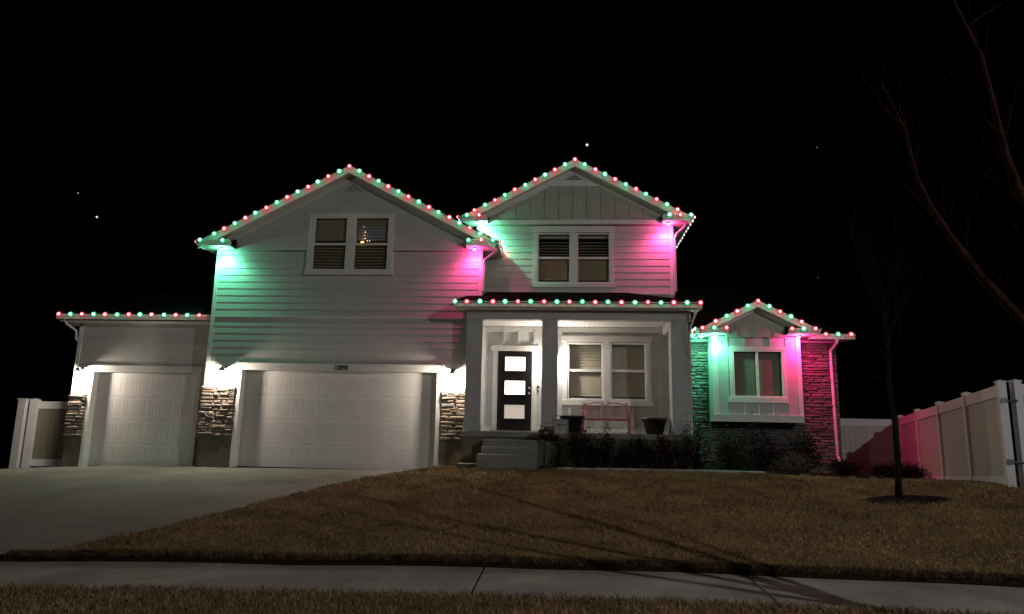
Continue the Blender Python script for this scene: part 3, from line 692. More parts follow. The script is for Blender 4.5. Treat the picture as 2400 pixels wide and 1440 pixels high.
# door
dr = B(-1.665, -.785, 1.06, 1.10, FZ+.045, 3.05).build('front_door', DOORM, H, label='black front door with three lit frosted panes')
for i_, (a, b, c, e) in enumerate(((-1.475, -.955, 2.545, 2.90), (-1.475, -.955, 1.935, 2.28), (-1.475, -.955, 1.32, 1.665))):
    B(a, b, 1.050, 1.0595, c, e).build('pane', FROST2 if i_ == 2 else FROST, dr)
    f = MB(); f.box(a-.02, a-.001, 1.04, 1.0595, c-.02, e+.02); f.box(b+.001, b+.02, 1.04, 1.0595, c-.02, e+.02); f.box(a, b, 1.04, 1.0595, e+.001, e+.02); f.box(a, b, 1.04, 1.0595, c-.02, c-.001)
    f.build('pane_moulding', DOORM, dr)
for zq in (2.10, 1.965): MB().lathe([(.028, .0), (.03, .012), (.018, .02), (.018, .035), (.03, .045), (.024, .065), (.004, .07)], (-.845, 1.059, zq), 14, 'y').build('knob', METAL, dr, smooth=True)
for (a, b, c, e, q) in ((-1.80, -1.667, FZ+.03, 3.06, .035), (-.783, -.655, FZ+.03, 3.06, .035), (-1.86, -.60, 3.061, 3.20, .05)):
    B(a, b, 1.10-q, 1.099, c, e).build('casing', TRIM, dr, bevel=.003)
B(-1.70, -.75, .98, 1.10, FZ+.002, FZ+.035).build('threshold', METAL, dr)
db = part(B(-.635, -.585, 1.06, 1.099, 2.02, 2.17), 'doorbell', BLACKP); MB().lathe([(.010, 0), (.010, .003)], (-.61, 1.0595, 2.075), 12, 'y').build('button', emit('doorbell ring', (.55, .65, 1), 3), db)
# porch window
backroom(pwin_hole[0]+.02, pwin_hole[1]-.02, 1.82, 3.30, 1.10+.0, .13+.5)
w3 = window([(.18, 1.02, 1.865, 3.265), (1.28, 2.12, 1.865, 3.265)], 1.10, 2.58, 'wide porch window behind the bench with white blinds', blind=[
    [(2.57, 3.26, BLIND, 55), (1.87, 2.57, BLIND, 82)], [(2.57, 3.26, BLIND, 72), (1.87, 2.57, BLIND, 74)]], fr=.045)
casing(w3, [(.03, .134, 1.83, 3.325, .04), (1.066, 1.234, 1.83, 3.325, .04), (2.166, 2.27, 1.83, 3.325, .04), (-.02, 2.30, 3.326, 3.47, .055), (.0, 2.31, 1.69, 1.828, .055)], 1.10)

# ================= wing with bay
WY = 1.60; WR = 7.09
wfront = part(B(3.02, WR, WY, WY+.15, 0, 3.47), 'wing_front_wall', BACK); part(B(WR-.15, WR, WY+.15, 9, 0, 3.47), 'side_wall', SIDING)
stonework(3.10, 3.86, .35, 3.42, WY, STONE_SHADE, hr=(.055, .11), wr=(.14, .42)); stonework(5.96, WR-.02, .35, 3.42, WY, STONE_SHADE, hr=(.055, .11), wr=(.16, .46))
stonework(3.86, 5.96, .15, 1.36, WY, STONE_SHADE, single=False)
part(B(3.0, WR, WY-.03, WY-.002, 3.425, 3.50), 'frieze_board', TRIM)
part(B(3.0, WR+.0, WY-.027, WY-.001, -.1, .34), 'foundation', FOUND)
rm = MB(); we = 3.61; rm.slab([(3.0, 1.20, we), (7.44, 1.20, we), (5.5, 5.4, we+2.1), (3.0, 5.4, we+2.1)], .06); rm.slab([(7.44, 1.20, we), (7.44, 9.6, we), (5.5, 5.4, we+2.1)], .06)
for k in range(30):
    a, b = k/30, (k+1)/30; L = lambda t: (7.44-1.94*t, 1.20+4.2*t, we+2.1*t); p0, p1 = L(a), L(b)
    rm.add([(3.0, p0[1], p0[2]+.014), (p0[0], p0[1], p0[2]+.014), (p1[0], p1[1], p1[2]+.002), (3.0, p1[1], p1[2]+.002), (3.0, p0[1], p0[2]), (p0[0], p0[1], p0[2])], [(0, 1, 2, 3), (4, 5, 1, 0)])
part(rm, 'roof', SHING)
gutter(6.30, 7.42, 1.12, 1.22, 3.60, 3.47); part(B(6.30, 7.38, 1.22, WY-.035, 3.47, 3.485), 'eave_soffit', TRIM)
gutter(3.0, 3.42, 1.12, 1.22, 3.60, 3.47); part(B(3.0, 3.5, 1.22, WY-.035, 3.47, 3.485), 'eave_soffit', TRIM)
downspout([(6.98, 1.16, 3.48), (6.98, 1.18, 3.40), (6.93, 1.5, 3.22), (6.93, 1.53, 3.1), (6.95, 1.53, .55), (6.96, 1.42, .42)], .042)
# bay
BX0, BX1, YB = 3.83, 6.00, 1.05; byhole = (4.28, 5.60, 1.93, 3.18)
bay = part(wall_cells(BX0, BX1, 1.37, 3.50, YB, YB+.12, [byhole]), 'bay_wall', GREY)
B(BX0, BX0+.08, YB+.121, WY-.05, 1.37, 3.5).build('bay_side', GREY, bay); B(BX1-.08, BX1, YB+.121, WY-.05, 1.37, 3.5).build('bay_side', GREY, bay); B(BX0, BX1, YB+.121, WY-.05, 1.36, 1.40).build('bay_floor', TRIM, bay)
B(BX0-.02, BX1+.01, YB-.04, YB-.001, 1.345, 1.50).build('skirt_board', TRIM, bay, bevel=.004); B(BX0-.02, BX1+.01, YB-.055, YB-.001, 1.501, 1.52).build('skirt_cap', TRIM, bay)
B(BX0-.02, BX0-.001, YB-.001, WY-.06, 1.345, 3.5).build('side_board', TRIM, bay)
B(BX0-.02, BX0+.12, YB-.035, YB-.001, 1.521, 3.5).build('corner_board', TRIM, bay, bevel=.004); B(BX1-.10, BX1+.01, YB-.035, YB-.001, 1.521, 3.5).build('corner_board', TRIM, bay, bevel=.004)
for x_ in (4.20, 5.66): B(x_-.014, x_+.014, YB-.022, YB-.001, 1.521, 3.46).build('batten', GREY, bay)
for x_ in (4.58, 4.92, 5.27): B(x_-.025, x_+.025, YB-.022, YB-.001, 1.521, 1.80).build('batten', TRIM, bay)
for x_ in (4.62, 5.26): B(x_-.02, x_+.02, YB-.045, YB-.001, 3.24, 3.62).build('bracket', GREY, bay)
backroom(4.30, 5.58, 1.95, 3.16, YB, .5)
w4 = window([(4.35, 5.53, 1.99, 3.11)], YB, 4.93, 'sliding window of the bay with closed blinds', vertical_slider=True, blind=[[(1.99, 3.12, mat('grey blind slat', (.34, .35, .31), .7, .03), 84)]])
casing(w4, [(4.235, 4.314, 1.955, 3.146, .035), (5.566, 5.645, 1.955, 3.146, .035), (4.235, 5.645, 3.147, 3.24, .04), (4.17, 5.65, 1.82, 1.954, .05)], YB)
bc2, bh2, bzt2, bsl2 = 4.895, 1.44, 4.40, .50
gable_roof(bc2, bh2, bzt2, bsl2, .65, 2.9, rake=.17, yface=.93, frieze=.12)
gb = part(MB().prism(gable_poly(bc2, bzt2-.20, bsl2, 3.47, 4.16, 5.62), .93, 1.04), 'bay_gable', GABLE2)
for x_ in (4.42, 4.895, 5.36): B(x_-.02, x_+.02, .915, .929, 3.475, bzt2-.36-bsl2*abs(x_-bc2)).build('batten', GABLE2, gb)
eave_return(3.47, 4.15, .69, YB, 3.52, 3.66); eave_return(5.63, 6.32, .69, YB, 3.52, 3.66)
gutter(3.38, 3.47, .62, 2.2, 3.66, 3.55, 'y'); gutter(6.41, 6.32, .62, 1.2, 3.66, 3.55, 'y')
part(B(3.47, BX0-.022, YB, WY-.04, 3.52, 3.54), 'side_soffit', TRIM); part(B(BX1+.012, 6.32, YB, WY-.04, 3.52, 3.54), 'side_soffit', TRIM)

# ------------------------------------------------------------------ flood lights under the eave corners
def flood(x, y, z, c, power=1., tilt=(0, .1), size=150, col=None):
    o = part(MB().lathe([(.045, 0), (.05, -.02), (.04, -.04)][::-1], (x, y, z), 14), 'soffit_light', TRIM)
    MB().lathe([(.012, -.062), (.03, -.055), (.036, -.042)], (x, y, z), 14).build('lens', FLC[c], o, smooth=True)
    lamp('POINT', 'soffit_glow', (x, y, z-.085), P_FLOOD*.17*min(power, 1.2), RFL if c == 'r' else GFL, o, .035)
    lamp('SPOT', 'soffit_lamp', (x, y, z-.085), P_FLOOD*power, col or (RFL if c == 'r' else GFL), o, .035, aim((tilt[0], tilt[1], -1)), R(size), 1.)
flood(-8.72, -.28, 5.48, 'g', .62, (.10, .1)); flood(-2.20, -.27, 5.48, 'r', .62, (-.05, .1))
flood(-2.12, .62, bz0, 'g', 1.1, (.15, .1)); flood(2.72, .62, bz0, 'r', .9, (-.10, .1))
flood(3.86, .82, 3.52, 'g', .50, (.1, .1)); flood(5.92, .80, 3.52, 'r', 1.3, (.32, .42), 122, (1, .010, .17))
flood(3.56, 1.06, 3.52, 'g', .34, (0, .1), 165)  # added lamp without a known fixture, greens the stone for the side gutter bulbs
# ------------------------------------------------------------------ light strings
core = {'r': MB().lathe([(.034, -.001), (.033, .018), (.023, .030), (.006, .038)], n=10, axis='y').mesh('lens', CORE_R, True),
        'g': MB().lathe([(.034, -.001), (.033, .018), (.023, .030), (.006, .038)], n=10, axis='y').mesh('lens', CORE_G, True)}
ring = {'r': MB().lathe([(.062, 0), (.060, .010), (.031, .014)], n=12, axis='y').mesh('bulb', BLOOM_R, True),  # wider than a real bulb base, sized to the bloom
        'g': MB().lathe([(.062, 0), (.060, .010), (.031, .014)], n=12, axis='y').mesh('bulb', BLOOM_G, True)}
LD = {}
for c, col in (('r', RED), ('g', GREEN)):
    d = bpy.data.lights.new('bulb_lamp', 'POINT'); d.energy = P_BULB*(1.15 if c == 'r' else 1); d.color = col; d.shadow_soft_size = .012; LD[c] = d
def string(label, pts, cols, face=(0, -1)):
    """pts: bulb positions on the board; face: outward direction in x,y"""
    o = empty('string_lights', pts[0], label, 'string lights', 'red and green lights along the roof edges')
    ang = math.atan2(face[1], face[0])+math.pi/2; RZ = Matrix.Rotation(ang, 4, 'Z')
    off = Vector((face[0], face[1], 0)).normalized()
    if len(pts) > 1: MB().tube([Vector(p)+off*.006 for p in pts], .008, 4).build('cable', GUTTER, o)
    for p, c in zip(pts, cols):
        p = Vector(p)+Vector((-off.y*random.uniform(-.012, .012), off.x*random.uniform(-.012, .012), random.uniform(-.006, .006)))
        M = T(*(Vector(p)+off*.008)) @ RZ @ Matrix.Scale(random.uniform(.92, 1.1), 4)
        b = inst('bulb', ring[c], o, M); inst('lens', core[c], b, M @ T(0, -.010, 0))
        l = bpy.data.objects.new('bulb_lamp', LD[c]); put(l, b, T(*(Vector(p)+off*.062)))
def line(a, b, n): return [tuple(Vector(a).lerp(Vector(b), i/(n-1))) for i in range(n)] if n > 1 else [a]
alt = lambda n, first: [('rg' if first == 'r' else 'gr')[i % 2] for i in range(n)]
string('string of thirteen lights along the single garage gutter', line((-13.17, .165, 3.79), (-9.36, .165, 3.79), 13), alt(13, 'r'))
def rake_pts(xc, zt, sl, y, s, k0, k1, dx): return [(xc+s*dx*k, y-.032, zt-.045-sl*dx*k-.012) for k in range(k0, k1)]
string('string lights on the left slope of the big garage gable', rake_pts(XC, 7.64, SL, -.40, -1, 0, 14, .262), alt(14, 'r'))
string('string lights on the right slope of the big garage gable', rake_pts(XC, 7.64, SL, -.40, 1, 1, 14, .262), alt(13, 'g'))
string('string lights on the left slope of the gable above the porch', rake_pts(BC, bzt, BSL, BY-.40, -1, 0, 11, .262), alt(11, 'r'))
string('string lights on the right slope of the gable above the porch', rake_pts(BC, bzt, BSL, BY-.40, 1, 1, 11, .262), alt(10, 'g'))
string('string lights on the left slope of the small bay gable', rake_pts(bc2, bzt2, bsl2, .65, -1, 0, 5, .262), alt(5, 'r'))
string('string lights on the right slope of the small bay gable', rake_pts(bc2, bzt2, bsl2, .65, 1, 1, 5, .262), alt(4, 'g'))
string('two green lights on the left eave corner of the garage gable', [(-9.2, -.455, 5.62), (-8.62, -.455, 5.62)], 'gg')
string('lights on the side gutter left of the garage gable', line((-9.365, -.3, 5.62), (-9.365, 5.1, 5.62), 19), alt(19, 'r'), (-1, 0))
string('three lights on the right eave corner of the garage gable', [(-2.33, -.455, 5.62), (-2.02, -.455, 5.62), (-1.72, -.455, 5.62)], 'grg')
string('lights on the short side gutter between the two towers', line((-1.555, -.33, 5.62), (-1.555, .78, 5.62), 5), alt(5, 'r'), (1, 0))
string('two lights on the left eave corner of the gable above the porch', [(-2.52, .445, 6.55), (-2.20, .445, 6.55)], 'gr')
string('lights on the left side gutter of the tower above the porch', line((-2.755, .55, 6.54), (-2.755, 5.95, 6.54), 19), alt(19, 'r'), (-1, 0))
string('three lights on the right eave corner of the gable above the porch', [(2.72, .445, 6.55), (3.0, .445, 6.55), (3.28, .445, 6.55)], 'grg')
string('lights on the right side gutter of the tower above the porch', line((3.355, .60, 6.54), (3.355, 6.0, 6.54), 18), alt(18, 'r'), (1, 0))
string('string of twenty lights along the porch gutter', line((-2.53, -1.005, 3.975), (3.15, -1.005, 3.975), 20), alt(20, 'g'))
string('three lights on the left eave corner of the small bay gable', [(3.50, .595, 3.645), (3.78, .595, 3.645), (4.08, .595, 3.645)], 'rgr')
string('lights on the side gutter between porch and bay', line((3.375, .75, 3.645), (3.375, 2.0, 3.645), 5), alt(5, 'g'), (-1, 0))
string('three lights on the right eave corner of the small bay gable', [(5.69, .595, 3.645), (5.97, .595, 3.645), (6.26, .595, 3.645)], 'rgr')
string('three lights on the gutter at the far right wing', line((6.68, 1.115, 3.59), (7.30, 1.115, 3.59), 3), 'rgr')

# ------------------------------------------------------------------ wall lamps
def sconce(x, yw, z, label):
    o = empty('wall_lamp', (x, yw, z), label, 'wall lamp', 'downlights beside the garage doors')
    MB().lathe([(.05, 0), (.05, .02), (.02, .03)], (x, yw-.02, z+.10), 14, 'y').build('back_plate', BRONZE, o)
    MB().tube([(x, yw-.03, z+.10), (x, yw-.14, z+.13), (x, yw-.21, z+.10)], .012, 6).build('arm', BRONZE, o)
    MB().lathe([(.085, 0), (.06, .05), (.035, .085), (.02, .10)], (x, yw-.22, z), 18).build('shade', BRONZE, o, smooth=True)
    MB().lathe([(.008, -.016), (.020, -.010), (.022, .004), (.014, .012)], (x, yw-.22, z), 12).build('bulb', LAMPB, o, smooth=True)
    lamp('POINT', 'wall_lamp_light', (x, yw-.22, z-.030), P_SCONCE, (1, .86, .72), o, .045)
sconce(-12.70, SYW, 2.32, 'small downlight left of the single garage door'); sconce(-8.44, 0, 2.33, 'small downlight between the two garage doors'); sconce(-2.66, 0, 2.33, 'small downlight right of the wide garage door')
pl = empty('porch_lantern', (-.26, 1.1, 2.75), 'porch lantern on the back wall hidden behind the middle pillar', 'wall lamp')
B(-.31, -.21, 1.07, 1.098, 2.65, 2.95).build('back_plate', BRONZE, pl); MB().lathe([(.01, .22), (.07, .17), (.075, .15)][::-1], (-.26, .98, 2.70), 14).build('cap', BRONZE, pl); MB().lathe([(.05, 0), (.055, .01), (.03, .012)], (-.26, .98, 2.64), 14).build('base', BRONZE, pl)
MB().lathe([(.02, 0), (.03, .05), (.01, .1)], (-.26, .98, 2.67), 10).build('bulb', LAMPB, pl)
lamp('POINT', 'lantern_light', (-.26, .90, 2.76), P_PORCH, (1, .88, .76), pl, .04)

# ------------------------------------------------------------------ street lamps behind the camera
def street_lamp(x, y, h, label, P, col, dx):
    z = -.6; o = empty('street_lamp', (x, y, z), label, 'street lamp', 'street lamps behind the viewer')
    MB().lathe([(.16, 0), (.14, .3), (.09, .4), (.055, h)], (x, y, z), 12).build('pole', METAL, o, smooth=True)
    MB().tube([(x, y, z+h-.1), (x+dx*.5, y+.2, z+h+.25), (x+dx, y+.4, z+h+.3)], .035, 8).build('arm', METAL, o)
    B(x+dx-.3, x+dx+.3, y+.25, y+.6, z+h+.24, z+h+.36).build('lamp_head', METAL, o, bevel=.03)
    B(x+dx-.2, x+dx+.2, y+.3, y+.55, z+h+.225, z+h+.238).build('lens', emit('street lamp lens', (1, .93, .82), 15), o)
    lamp('POINT', 'street_light', (x+dx, y+.42, z+h+.15), P, col, o, .09)
street_lamp(12.3, -19.4, 8.5, 'tall street lamp off to the right behind the viewer', P_STREET_A, (.95, .96, .98), -.9)
street_lamp(-17, -25, 8.5, 'added tall street lamp for fill, off to the left behind the viewer', P_STREET_FILL, (1, .97, .86), .9)  # unseen lamp added for general fill from the left

# ------------------------------------------------------------------ fences
def fence(name, a, b, za, zb, nb, label, cat, group=None, board=FENCEB, hgt=1.8, posts=True, ends=(1, 1), pm=FENCEM, posts_w=.127, outer=1, boards_per=None):
    a = Vector((*a, za)); b = Vector((*b, zb)); d = (b-a); L = math.hypot(d.x, d.y); ang = math.atan2(d.y, d.x)
    o = empty(name, a, label, cat, group)
    def P(t): return a+d*t
    RZ = Matrix.Rotation(ang, 4, 'Z')
    pme = MB().box(-posts_w/2, posts_w/2, -posts_w/2, posts_w/2, -.15, hgt+.03).mesh('post', pm)
    cme_ = MB().add([(-.075,-.075,0),(.075,-.075,0),(.075,.075,0),(-.075,.075,0),(-.075,-.075,.02),(.075,-.075,.02),(.075,.075,.02),(-.075,.075,.02),(0,0,.05)],[(0,3,2,1),(0,1,5,4),(1,2,6,5),(2,3,7,6),(3,0,4,7),(4,5,8),(5,6,8),(6,7,8),(7,4,8)]).mesh('cap', pm)
    for k in range(nb+1):
        if (k == 0 and not ends[0]) or (k == nb and not ends[1]): continue
        M = T(*P(k/nb)) @ RZ; p = inst('post', pme, o, M); inst('cap', cme_, p, M @ T(0, 0, hgt+.03))
    n2 = Vector((-d.y, d.x, 0)).normalized()
    for k in range(nb):
        p0, p1 = P(k/nb), P((k+1)/nb); e = d.normalized()*(posts_w/2+.002)
        p0 = p0+e; p1 = p1-e
        for (z0, z1, nm) in ((hgt-.21, hgt-.01, 'top_rail'), (.03, .22, 'bottom_rail')):
            m = MB(); t = .04
            v = [p0-n2*t+Vector((0, 0, z0)), p1-n2*t+Vector((0, 0, z0)), p1+n2*t+Vector((0, 0, z0)), p0+n2*t+Vector((0, 0, z0))]
            v += [q+Vector((0, 0, z1-z0)) for q in v]
            m.add(v, [(0,3,2,1),(4,5,6,7),(0,1,5,4),(1,2,6,5),(2,3,7,6),(3,0,4,7)]).build(nm, pm, o)
        nbd = max(1, round((p1-p0).length/.155)); ww_ = (p1-p0).length/nbd
        me = MB().box(-ww_/2+.0025, ww_/2-.0025, -.011, .011, .22, hgt-.21).mesh('board', board)
        for j in range(nbd):
            q = p0.lerp(p1, (j+.5)/nbd); inst('board', me, o, T(*q) @ RZ)
    return o
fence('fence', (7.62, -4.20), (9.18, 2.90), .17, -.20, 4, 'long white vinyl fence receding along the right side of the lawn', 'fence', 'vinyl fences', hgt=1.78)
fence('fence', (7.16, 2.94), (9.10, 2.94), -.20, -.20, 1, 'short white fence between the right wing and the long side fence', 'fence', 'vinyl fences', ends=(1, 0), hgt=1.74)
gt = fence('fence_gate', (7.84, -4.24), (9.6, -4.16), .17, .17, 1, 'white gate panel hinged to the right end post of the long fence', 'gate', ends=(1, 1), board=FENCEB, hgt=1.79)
for zq in (1.68, .64):
    B(7.56, 7.66, -4.275, -4.262, zq-.06, zq+.03).build('hinge_plate', METAL, gt); MB().tube([(7.66, -4.28, zq-.02), (7.80, -4.32, zq-.02)], .02, 6).build('hinge_barrel', METAL, gt); 
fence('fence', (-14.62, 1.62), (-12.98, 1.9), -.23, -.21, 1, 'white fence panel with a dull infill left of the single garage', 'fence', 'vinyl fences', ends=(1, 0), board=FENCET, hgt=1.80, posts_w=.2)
lp = empty('fence_post', (-14.89, 1.54, -.22), 'white vinyl gate post at the far left, separate from the fence panel', 'post')
B(-15.00, -14.78, 1.44, 1.64, -.3, 1.60).build('shaft', FENCEM, lp, bevel=.006); B(-15.02, -14.76, 1.42, 1.66, 1.601, 1.63).build('cap', FENCEM, lp)

# ------------------------------------------------------------------ porch furniture
def planter(x, y, r, rb, h, label):
    o = empty('planter', (x, y, FZ), label, 'planter', 'black planters on the porch')
    MB().lathe([(rb, 0), (rb+.01, .02), (r-.025, h-.07), (r, h-.06), (r+.005, h), (r-.03, h), (r-.045, h-.05)], (x, y, FZ), 28).build('pot', POTM, o, smooth=True)
    MB().lathe([(r-.05, h-.055), (.02, h-.045)], (x, y, FZ), 20).build('soil', MULCH, o)
planter(.25, -.12, .30, .19, .40, 'black round planter left of the red bench'); planter(2.18, -.12, .30, .19, .38, 'black round planter at the right end of the porch')
bn = empty('garden_bench', (1.07, .35, FZ), 'red metal garden bench with scrolled back', 'bench')
bx0, bx1, by, bt = .52, 1.63, .55, .36
for x_ in (bx0, bx1):
    MB().tube([(x_, by, FZ), (x_, by+.01, FZ+.34), (x_, by+.06, FZ+.66)], .017, 8).build('leg', REDM, bn)
    MB().tube([(x_, by-.42, FZ), (x_, by-.40, FZ+.33)], .017, 8).build('leg', REDM, bn)
    MB().tube([(x_, by-.40, FZ+.33), (x_, by-.41, FZ+.50), (x_, by-.34, FZ+.54), (x_, by+.04, FZ+.55)], .013, 8).build('armrest', REDM, bn)
seat = MB().tube([(bx0, by-.41, FZ+.335), (bx1, by-.41, FZ+.335)], .02, 8); seat.tube([(bx0, by, FZ+.335), (bx1, by, FZ+.335)], .018, 8); seat.build('seat_frame', REDM, bn)
for k in range(14): 
    xx = bx0+.04+k*(bx1-bx0-.08)/13; MB().box(xx-.02, xx+.02, by-.40, by, FZ+.337, FZ+.345).build('seat_slat', REDM, bn)
def spiral(cx, cz, r0, turns, a0, dirn=1, n=22): return [(cx+dirn*(r0*(1-.75*i/n))*math.cos(a0+turns*2*math.pi*i/n), by+.06, cz+(r0*(1-.75*i/n))*math.sin(a0+turns*2*math.pi*i/n)) for i in range(n+1)]
top = MB(); zt0 = FZ+.68; xm = (bx0+bx1)/2
arc = [(bx0+(bx1-bx0)*t, by+.06, zt0+.085*math.sin(math.pi*t)**.6*abs(math.sin(2*math.pi*t))**.7) for t in np.linspace(0, 1, 33)]
top.tube(arc, .012, 6); top.tube([(bx0, by+.05, zt0-.03), (bx1, by+.05, zt0-.03)], .008, 6)
for s in (-1, 1):
    top.tube(spiral(xm-s*.065, zt0+.085, .05, 1.35, -1.2, -s), .008, 6); top.tube(spiral(bx0+.03 if s > 0 else bx1-.03, zt0+.04, .045, 1.3, -1.4, s), .008, 6)
    top.tube(spiral(xm-s*.30, zt0-.06, .07, 1.1, .2, s), .005, 5)
top.build('scrolled_rail', REDM, bn)
bm_ = MB()
for k in range(46): xx = bx0+.02+k*(bx1-bx0-.04)/45; bm_.tube([(xx, by+.015, FZ+.36), (xx, by+.055, zt0-.03)], .0026, 3, False)
for k in range(12): zq = FZ+.37+k*.025; bm_.tube([(bx0, by+.015+.04*k/12, zq), (bx1, by+.015+.04*k/12, zq)], .0026, 3, False)
bm_.build('back_mesh', REDM, bn)
# garden flag beside the steps
gfl = empty('garden_flag', (-.02, -1.05, .12), 'small white garden flag with dotted border beside the left planter', 'flag')
MB().tube([(-.21, -1.05, .10), (-.21, -1.05, 1.36), (-.17, -1.05, 1.37), (.16, -1.05, 1.34)], .006, 6).build('stand', BLACKP, gfl)
fm = mat('flag cloth', (.42, .40, .36), .8)
fl = MB().add([(-.17+.32*i/8, -1.05+.012*math.sin(i*1.1), z) for z in (.93, 1.28) for i in range(9)], [(i, i+1, i+10, i+9) for i in range(8)]); flo = fl.build('cloth', fm, gfl)
flo.modifiers.new('s', 'SOLIDIFY').thickness = .003
dots = MB()
for i in range(11):
    for z in (.945, 1.262): xx = -.155+i*.029; dots.box(xx, xx+.014, -1.0695, -1.064, z, z+.012)
for i in range(10):
    for xx in (-.16, .135): z = .965+i*.03; dots.box(xx, xx+.012, -1.0695, -1.064, z, z+.012)
dots.build('dotted_border', BLACKP, gfl)
sq = MB(); pts = [(-.12+i*.012, -1.067, 1.15+.022*math.sin(i*1.9)+.008*math.sin(i*3.1)) for i in range(20)]; sq.tube(pts, .0035, 4); sq.build('scrawled_print', BLACKP, gfl)
fl2 = MB()
for xx in (-.08, -.02, .05, .10): fl2.lathe([(.022, 0), (.018, .004)], (xx, -1.066, .99), 8, 'y')
fl2.build('flower_print', mat('flower print', (.75, .72, .6), .8), gfl)
# dark red rounded ornament
orn = empty('garden_ornament', (-.38, -1.15, .12), 'dark red round topped ornament at the right side of the steps', 'ornament')
OM = mat('dark red glaze', (.05, .010, .010), .35, .2, 12, .1)
MB().tube([(-.38, -1.15, .08), (-.38, -1.15, .82)], .02, 8).build('stake', BLACKP, orn)
ob = MB(); n = 28; prof = [(.01, -.145), (.09, -.13), (.15, -.07), (.165, 0), (.15, .07), (.09, .125), (.01, .14)]
for r, h in prof:
    for j in range(n): t = 2*math.pi*j/n; q = r*(1+.05*math.cos(t*7)); ob.v.append((-.38+q*math.cos(t), -1.15+q*math.sin(t), .95+h))
for i in range(len(prof)-1):
    for j in range(n): ob.f.append((i*n+j, i*n+(j+1) % n, (i+1)*n+(j+1) % n, (i+1)*n+j))
ob.build('ball', OM, orn, smooth=True)

# ------------------------------------------------------------------ bed, edging, rocks
bx = np.linspace(-.5, 9.0, 60); byf = np.interp(bx, [-.5, .2, 1.2, 3.2, 4.2, 5.2, 6.2, 7.4, 8.6, 9.0], [-1.62, -1.66, -1.62, -1.35, -1.30, -1.40, -1.75, -1.7, -.9, 0])
V = np.linspace(0, 1, 14); Xb = np.repeat(bx[:, None], 14, 1); Yb = byf[:, None]+(2.9-byf[:, None])*V[None]
sheet('planting_bed', Xb, Yb, lawn_z(Xb, Yb)+.012+rng.normal(0, .008, Xb.shape), MULCH, kind='structure')
ed = bpy.data.objects.new('bed_edging', None); put(ed); tag(ed, 'pale curved concrete edging strip between lawn and planting bed', 'edging')
ex = np.linspace(-.1, 4.35, 13)
for a, b in zip(ex, ex[1:]):
    ya, yb2 = np.interp([a, b], bx, byf)-.0; za, zb = lz(a, ya), lz(b, yb2); a2, b2 = a+.006, b-.006
    m = MB().add([(a2, ya-.06, za-.05), (b2, yb2-.06, zb-.05), (b2, yb2+.05, zb-.05), (a2, ya+.05, za-.05), (a2, ya-.06, za+.045), (b2, yb2-.06, zb+.045), (b2, yb2+.05, zb+.05), (a2, ya+.05, za+.05)], [(0,3,2,1),(4,5,6,7),(0,1,5,4),(1,2,6,5),(2,3,7,6),(3,0,4,7)])
    m.build('block', EDGEM, ed, bevel=.008)
def rock(x, y, r, label='small rock lying in the border between lawn and bed', grp='rocks along the planting bed'):
    z = lz(x, y); m = MB(); n, k_ = 9, 5
    for i in range(k_+1):
        ph = math.pi*.5*i/k_
        for j in range(n): t = 2*math.pi*j/n; q = r*math.cos(ph)*random.uniform(.85, 1.15)+.001; m.v.append((x+q*math.cos(t)*1.3, y+q*math.sin(t), z-.01+r*.75*math.sin(ph)*random.uniform(.9, 1.1)))
    for i in range(k_):
        for j in range(n): m.f.append((i*n+j, i*n+(j+1) % n, (i+1)*n+(j+1) % n, (i+1)*n+j))
    m.f.append(tuple(k_*n+j for j in range(n)))
    tag(m.build('rock', ROCKM), label, 'rock', grp)
for k in range(22):
    x_ = random.uniform(4.5, 8.3); rock(x_, float(np.interp(x_, bx, byf))+random.uniform(-.05, .08), random.uniform(.025, .06))

# ------------------------------------------------------------------ plants
def leaf_cloud(m, c, rad, n, size, stem_m=None):
    cl = [(Vector(c)+Vector((random.gauss(0, rad[0]*.45), random.gauss(0, rad[1]*.45), random.uniform(.15, 1)*rad[2]))) for _ in range(max(6, n//60))]
    for _ in range(n):
        p = random.choice(cl)+Vector([random.gauss(0, .20)*r for r in rad]); a = Vector([random.gauss(0, 1) for _ in range(3)]).normalized(); b = a.cross(Vector([random.gauss(0, 1) for _ in range(3)])).normalized()
        s = size*random.uniform(.5, 1.3); p.z = max(p.z, c[2])
        m.add([p-a*s, p+b*s*.4, p+a*s, p-b*s*.4], [(0, 1, 2, 3)])
    return cl
def shrub(x, y, rad, n, size, m, label, bare=False, group='shrubs in the planting bed'):
    rad = (rad[0], rad[1], rad[2]*.86); z = lz(x, y); o = empty('shrub', (x, y, z), label, 'shrub', group); n = n*4; lf = MB(); cl = leaf_cloud(lf, (x, y, z), rad, n, size)
    st_ = MB()
    for c in cl[:26]:
        mid = Vector((x, y, z)).lerp(c, .5)+Vector((random.gauss(0, .03), random.gauss(0, .03), .05)); st_.tube([(x+random.gauss(0, .05), y+random.gauss(0, .04), z), mid, c, c+Vector((random.gauss(0, .06), random.gauss(0, .06), random.uniform(.05, .2)))], [.008, .006, .004, .0015], 4)
    lf.build('foliage', m, o); st_.build('stem', BARK, o)
G1 = mat('dark evergreen leaf', (.009, .012, .007), .8, .3, 10, 0, spec=.2); G2 = mat('olive leaf', (.055, .056, .020), .8, .3, 10, 0, spec=.2); G3 = mat('dead rusty leaf', (.032, .014, .010), .9, .3, 10, 0, spec=.1)
G4 = mat('dried flower head', (.17, .14, .09), .9, .3, 10, 0)
random.seed(21)
shrub(.35, -1.20, (.30, .22, .85), 520, .028, G3, 'twiggy rusty shrub in front of the left planter')
shrub(.95, -1.15, (.34, .22, .75), 560, .028, G1, 'dark low shrub in front of the red bench')
shrub(1.65, -1.12, (.34, .22, .66), 560, .028, G1, 'dark shrub in front of the porch, between bench and right planter')
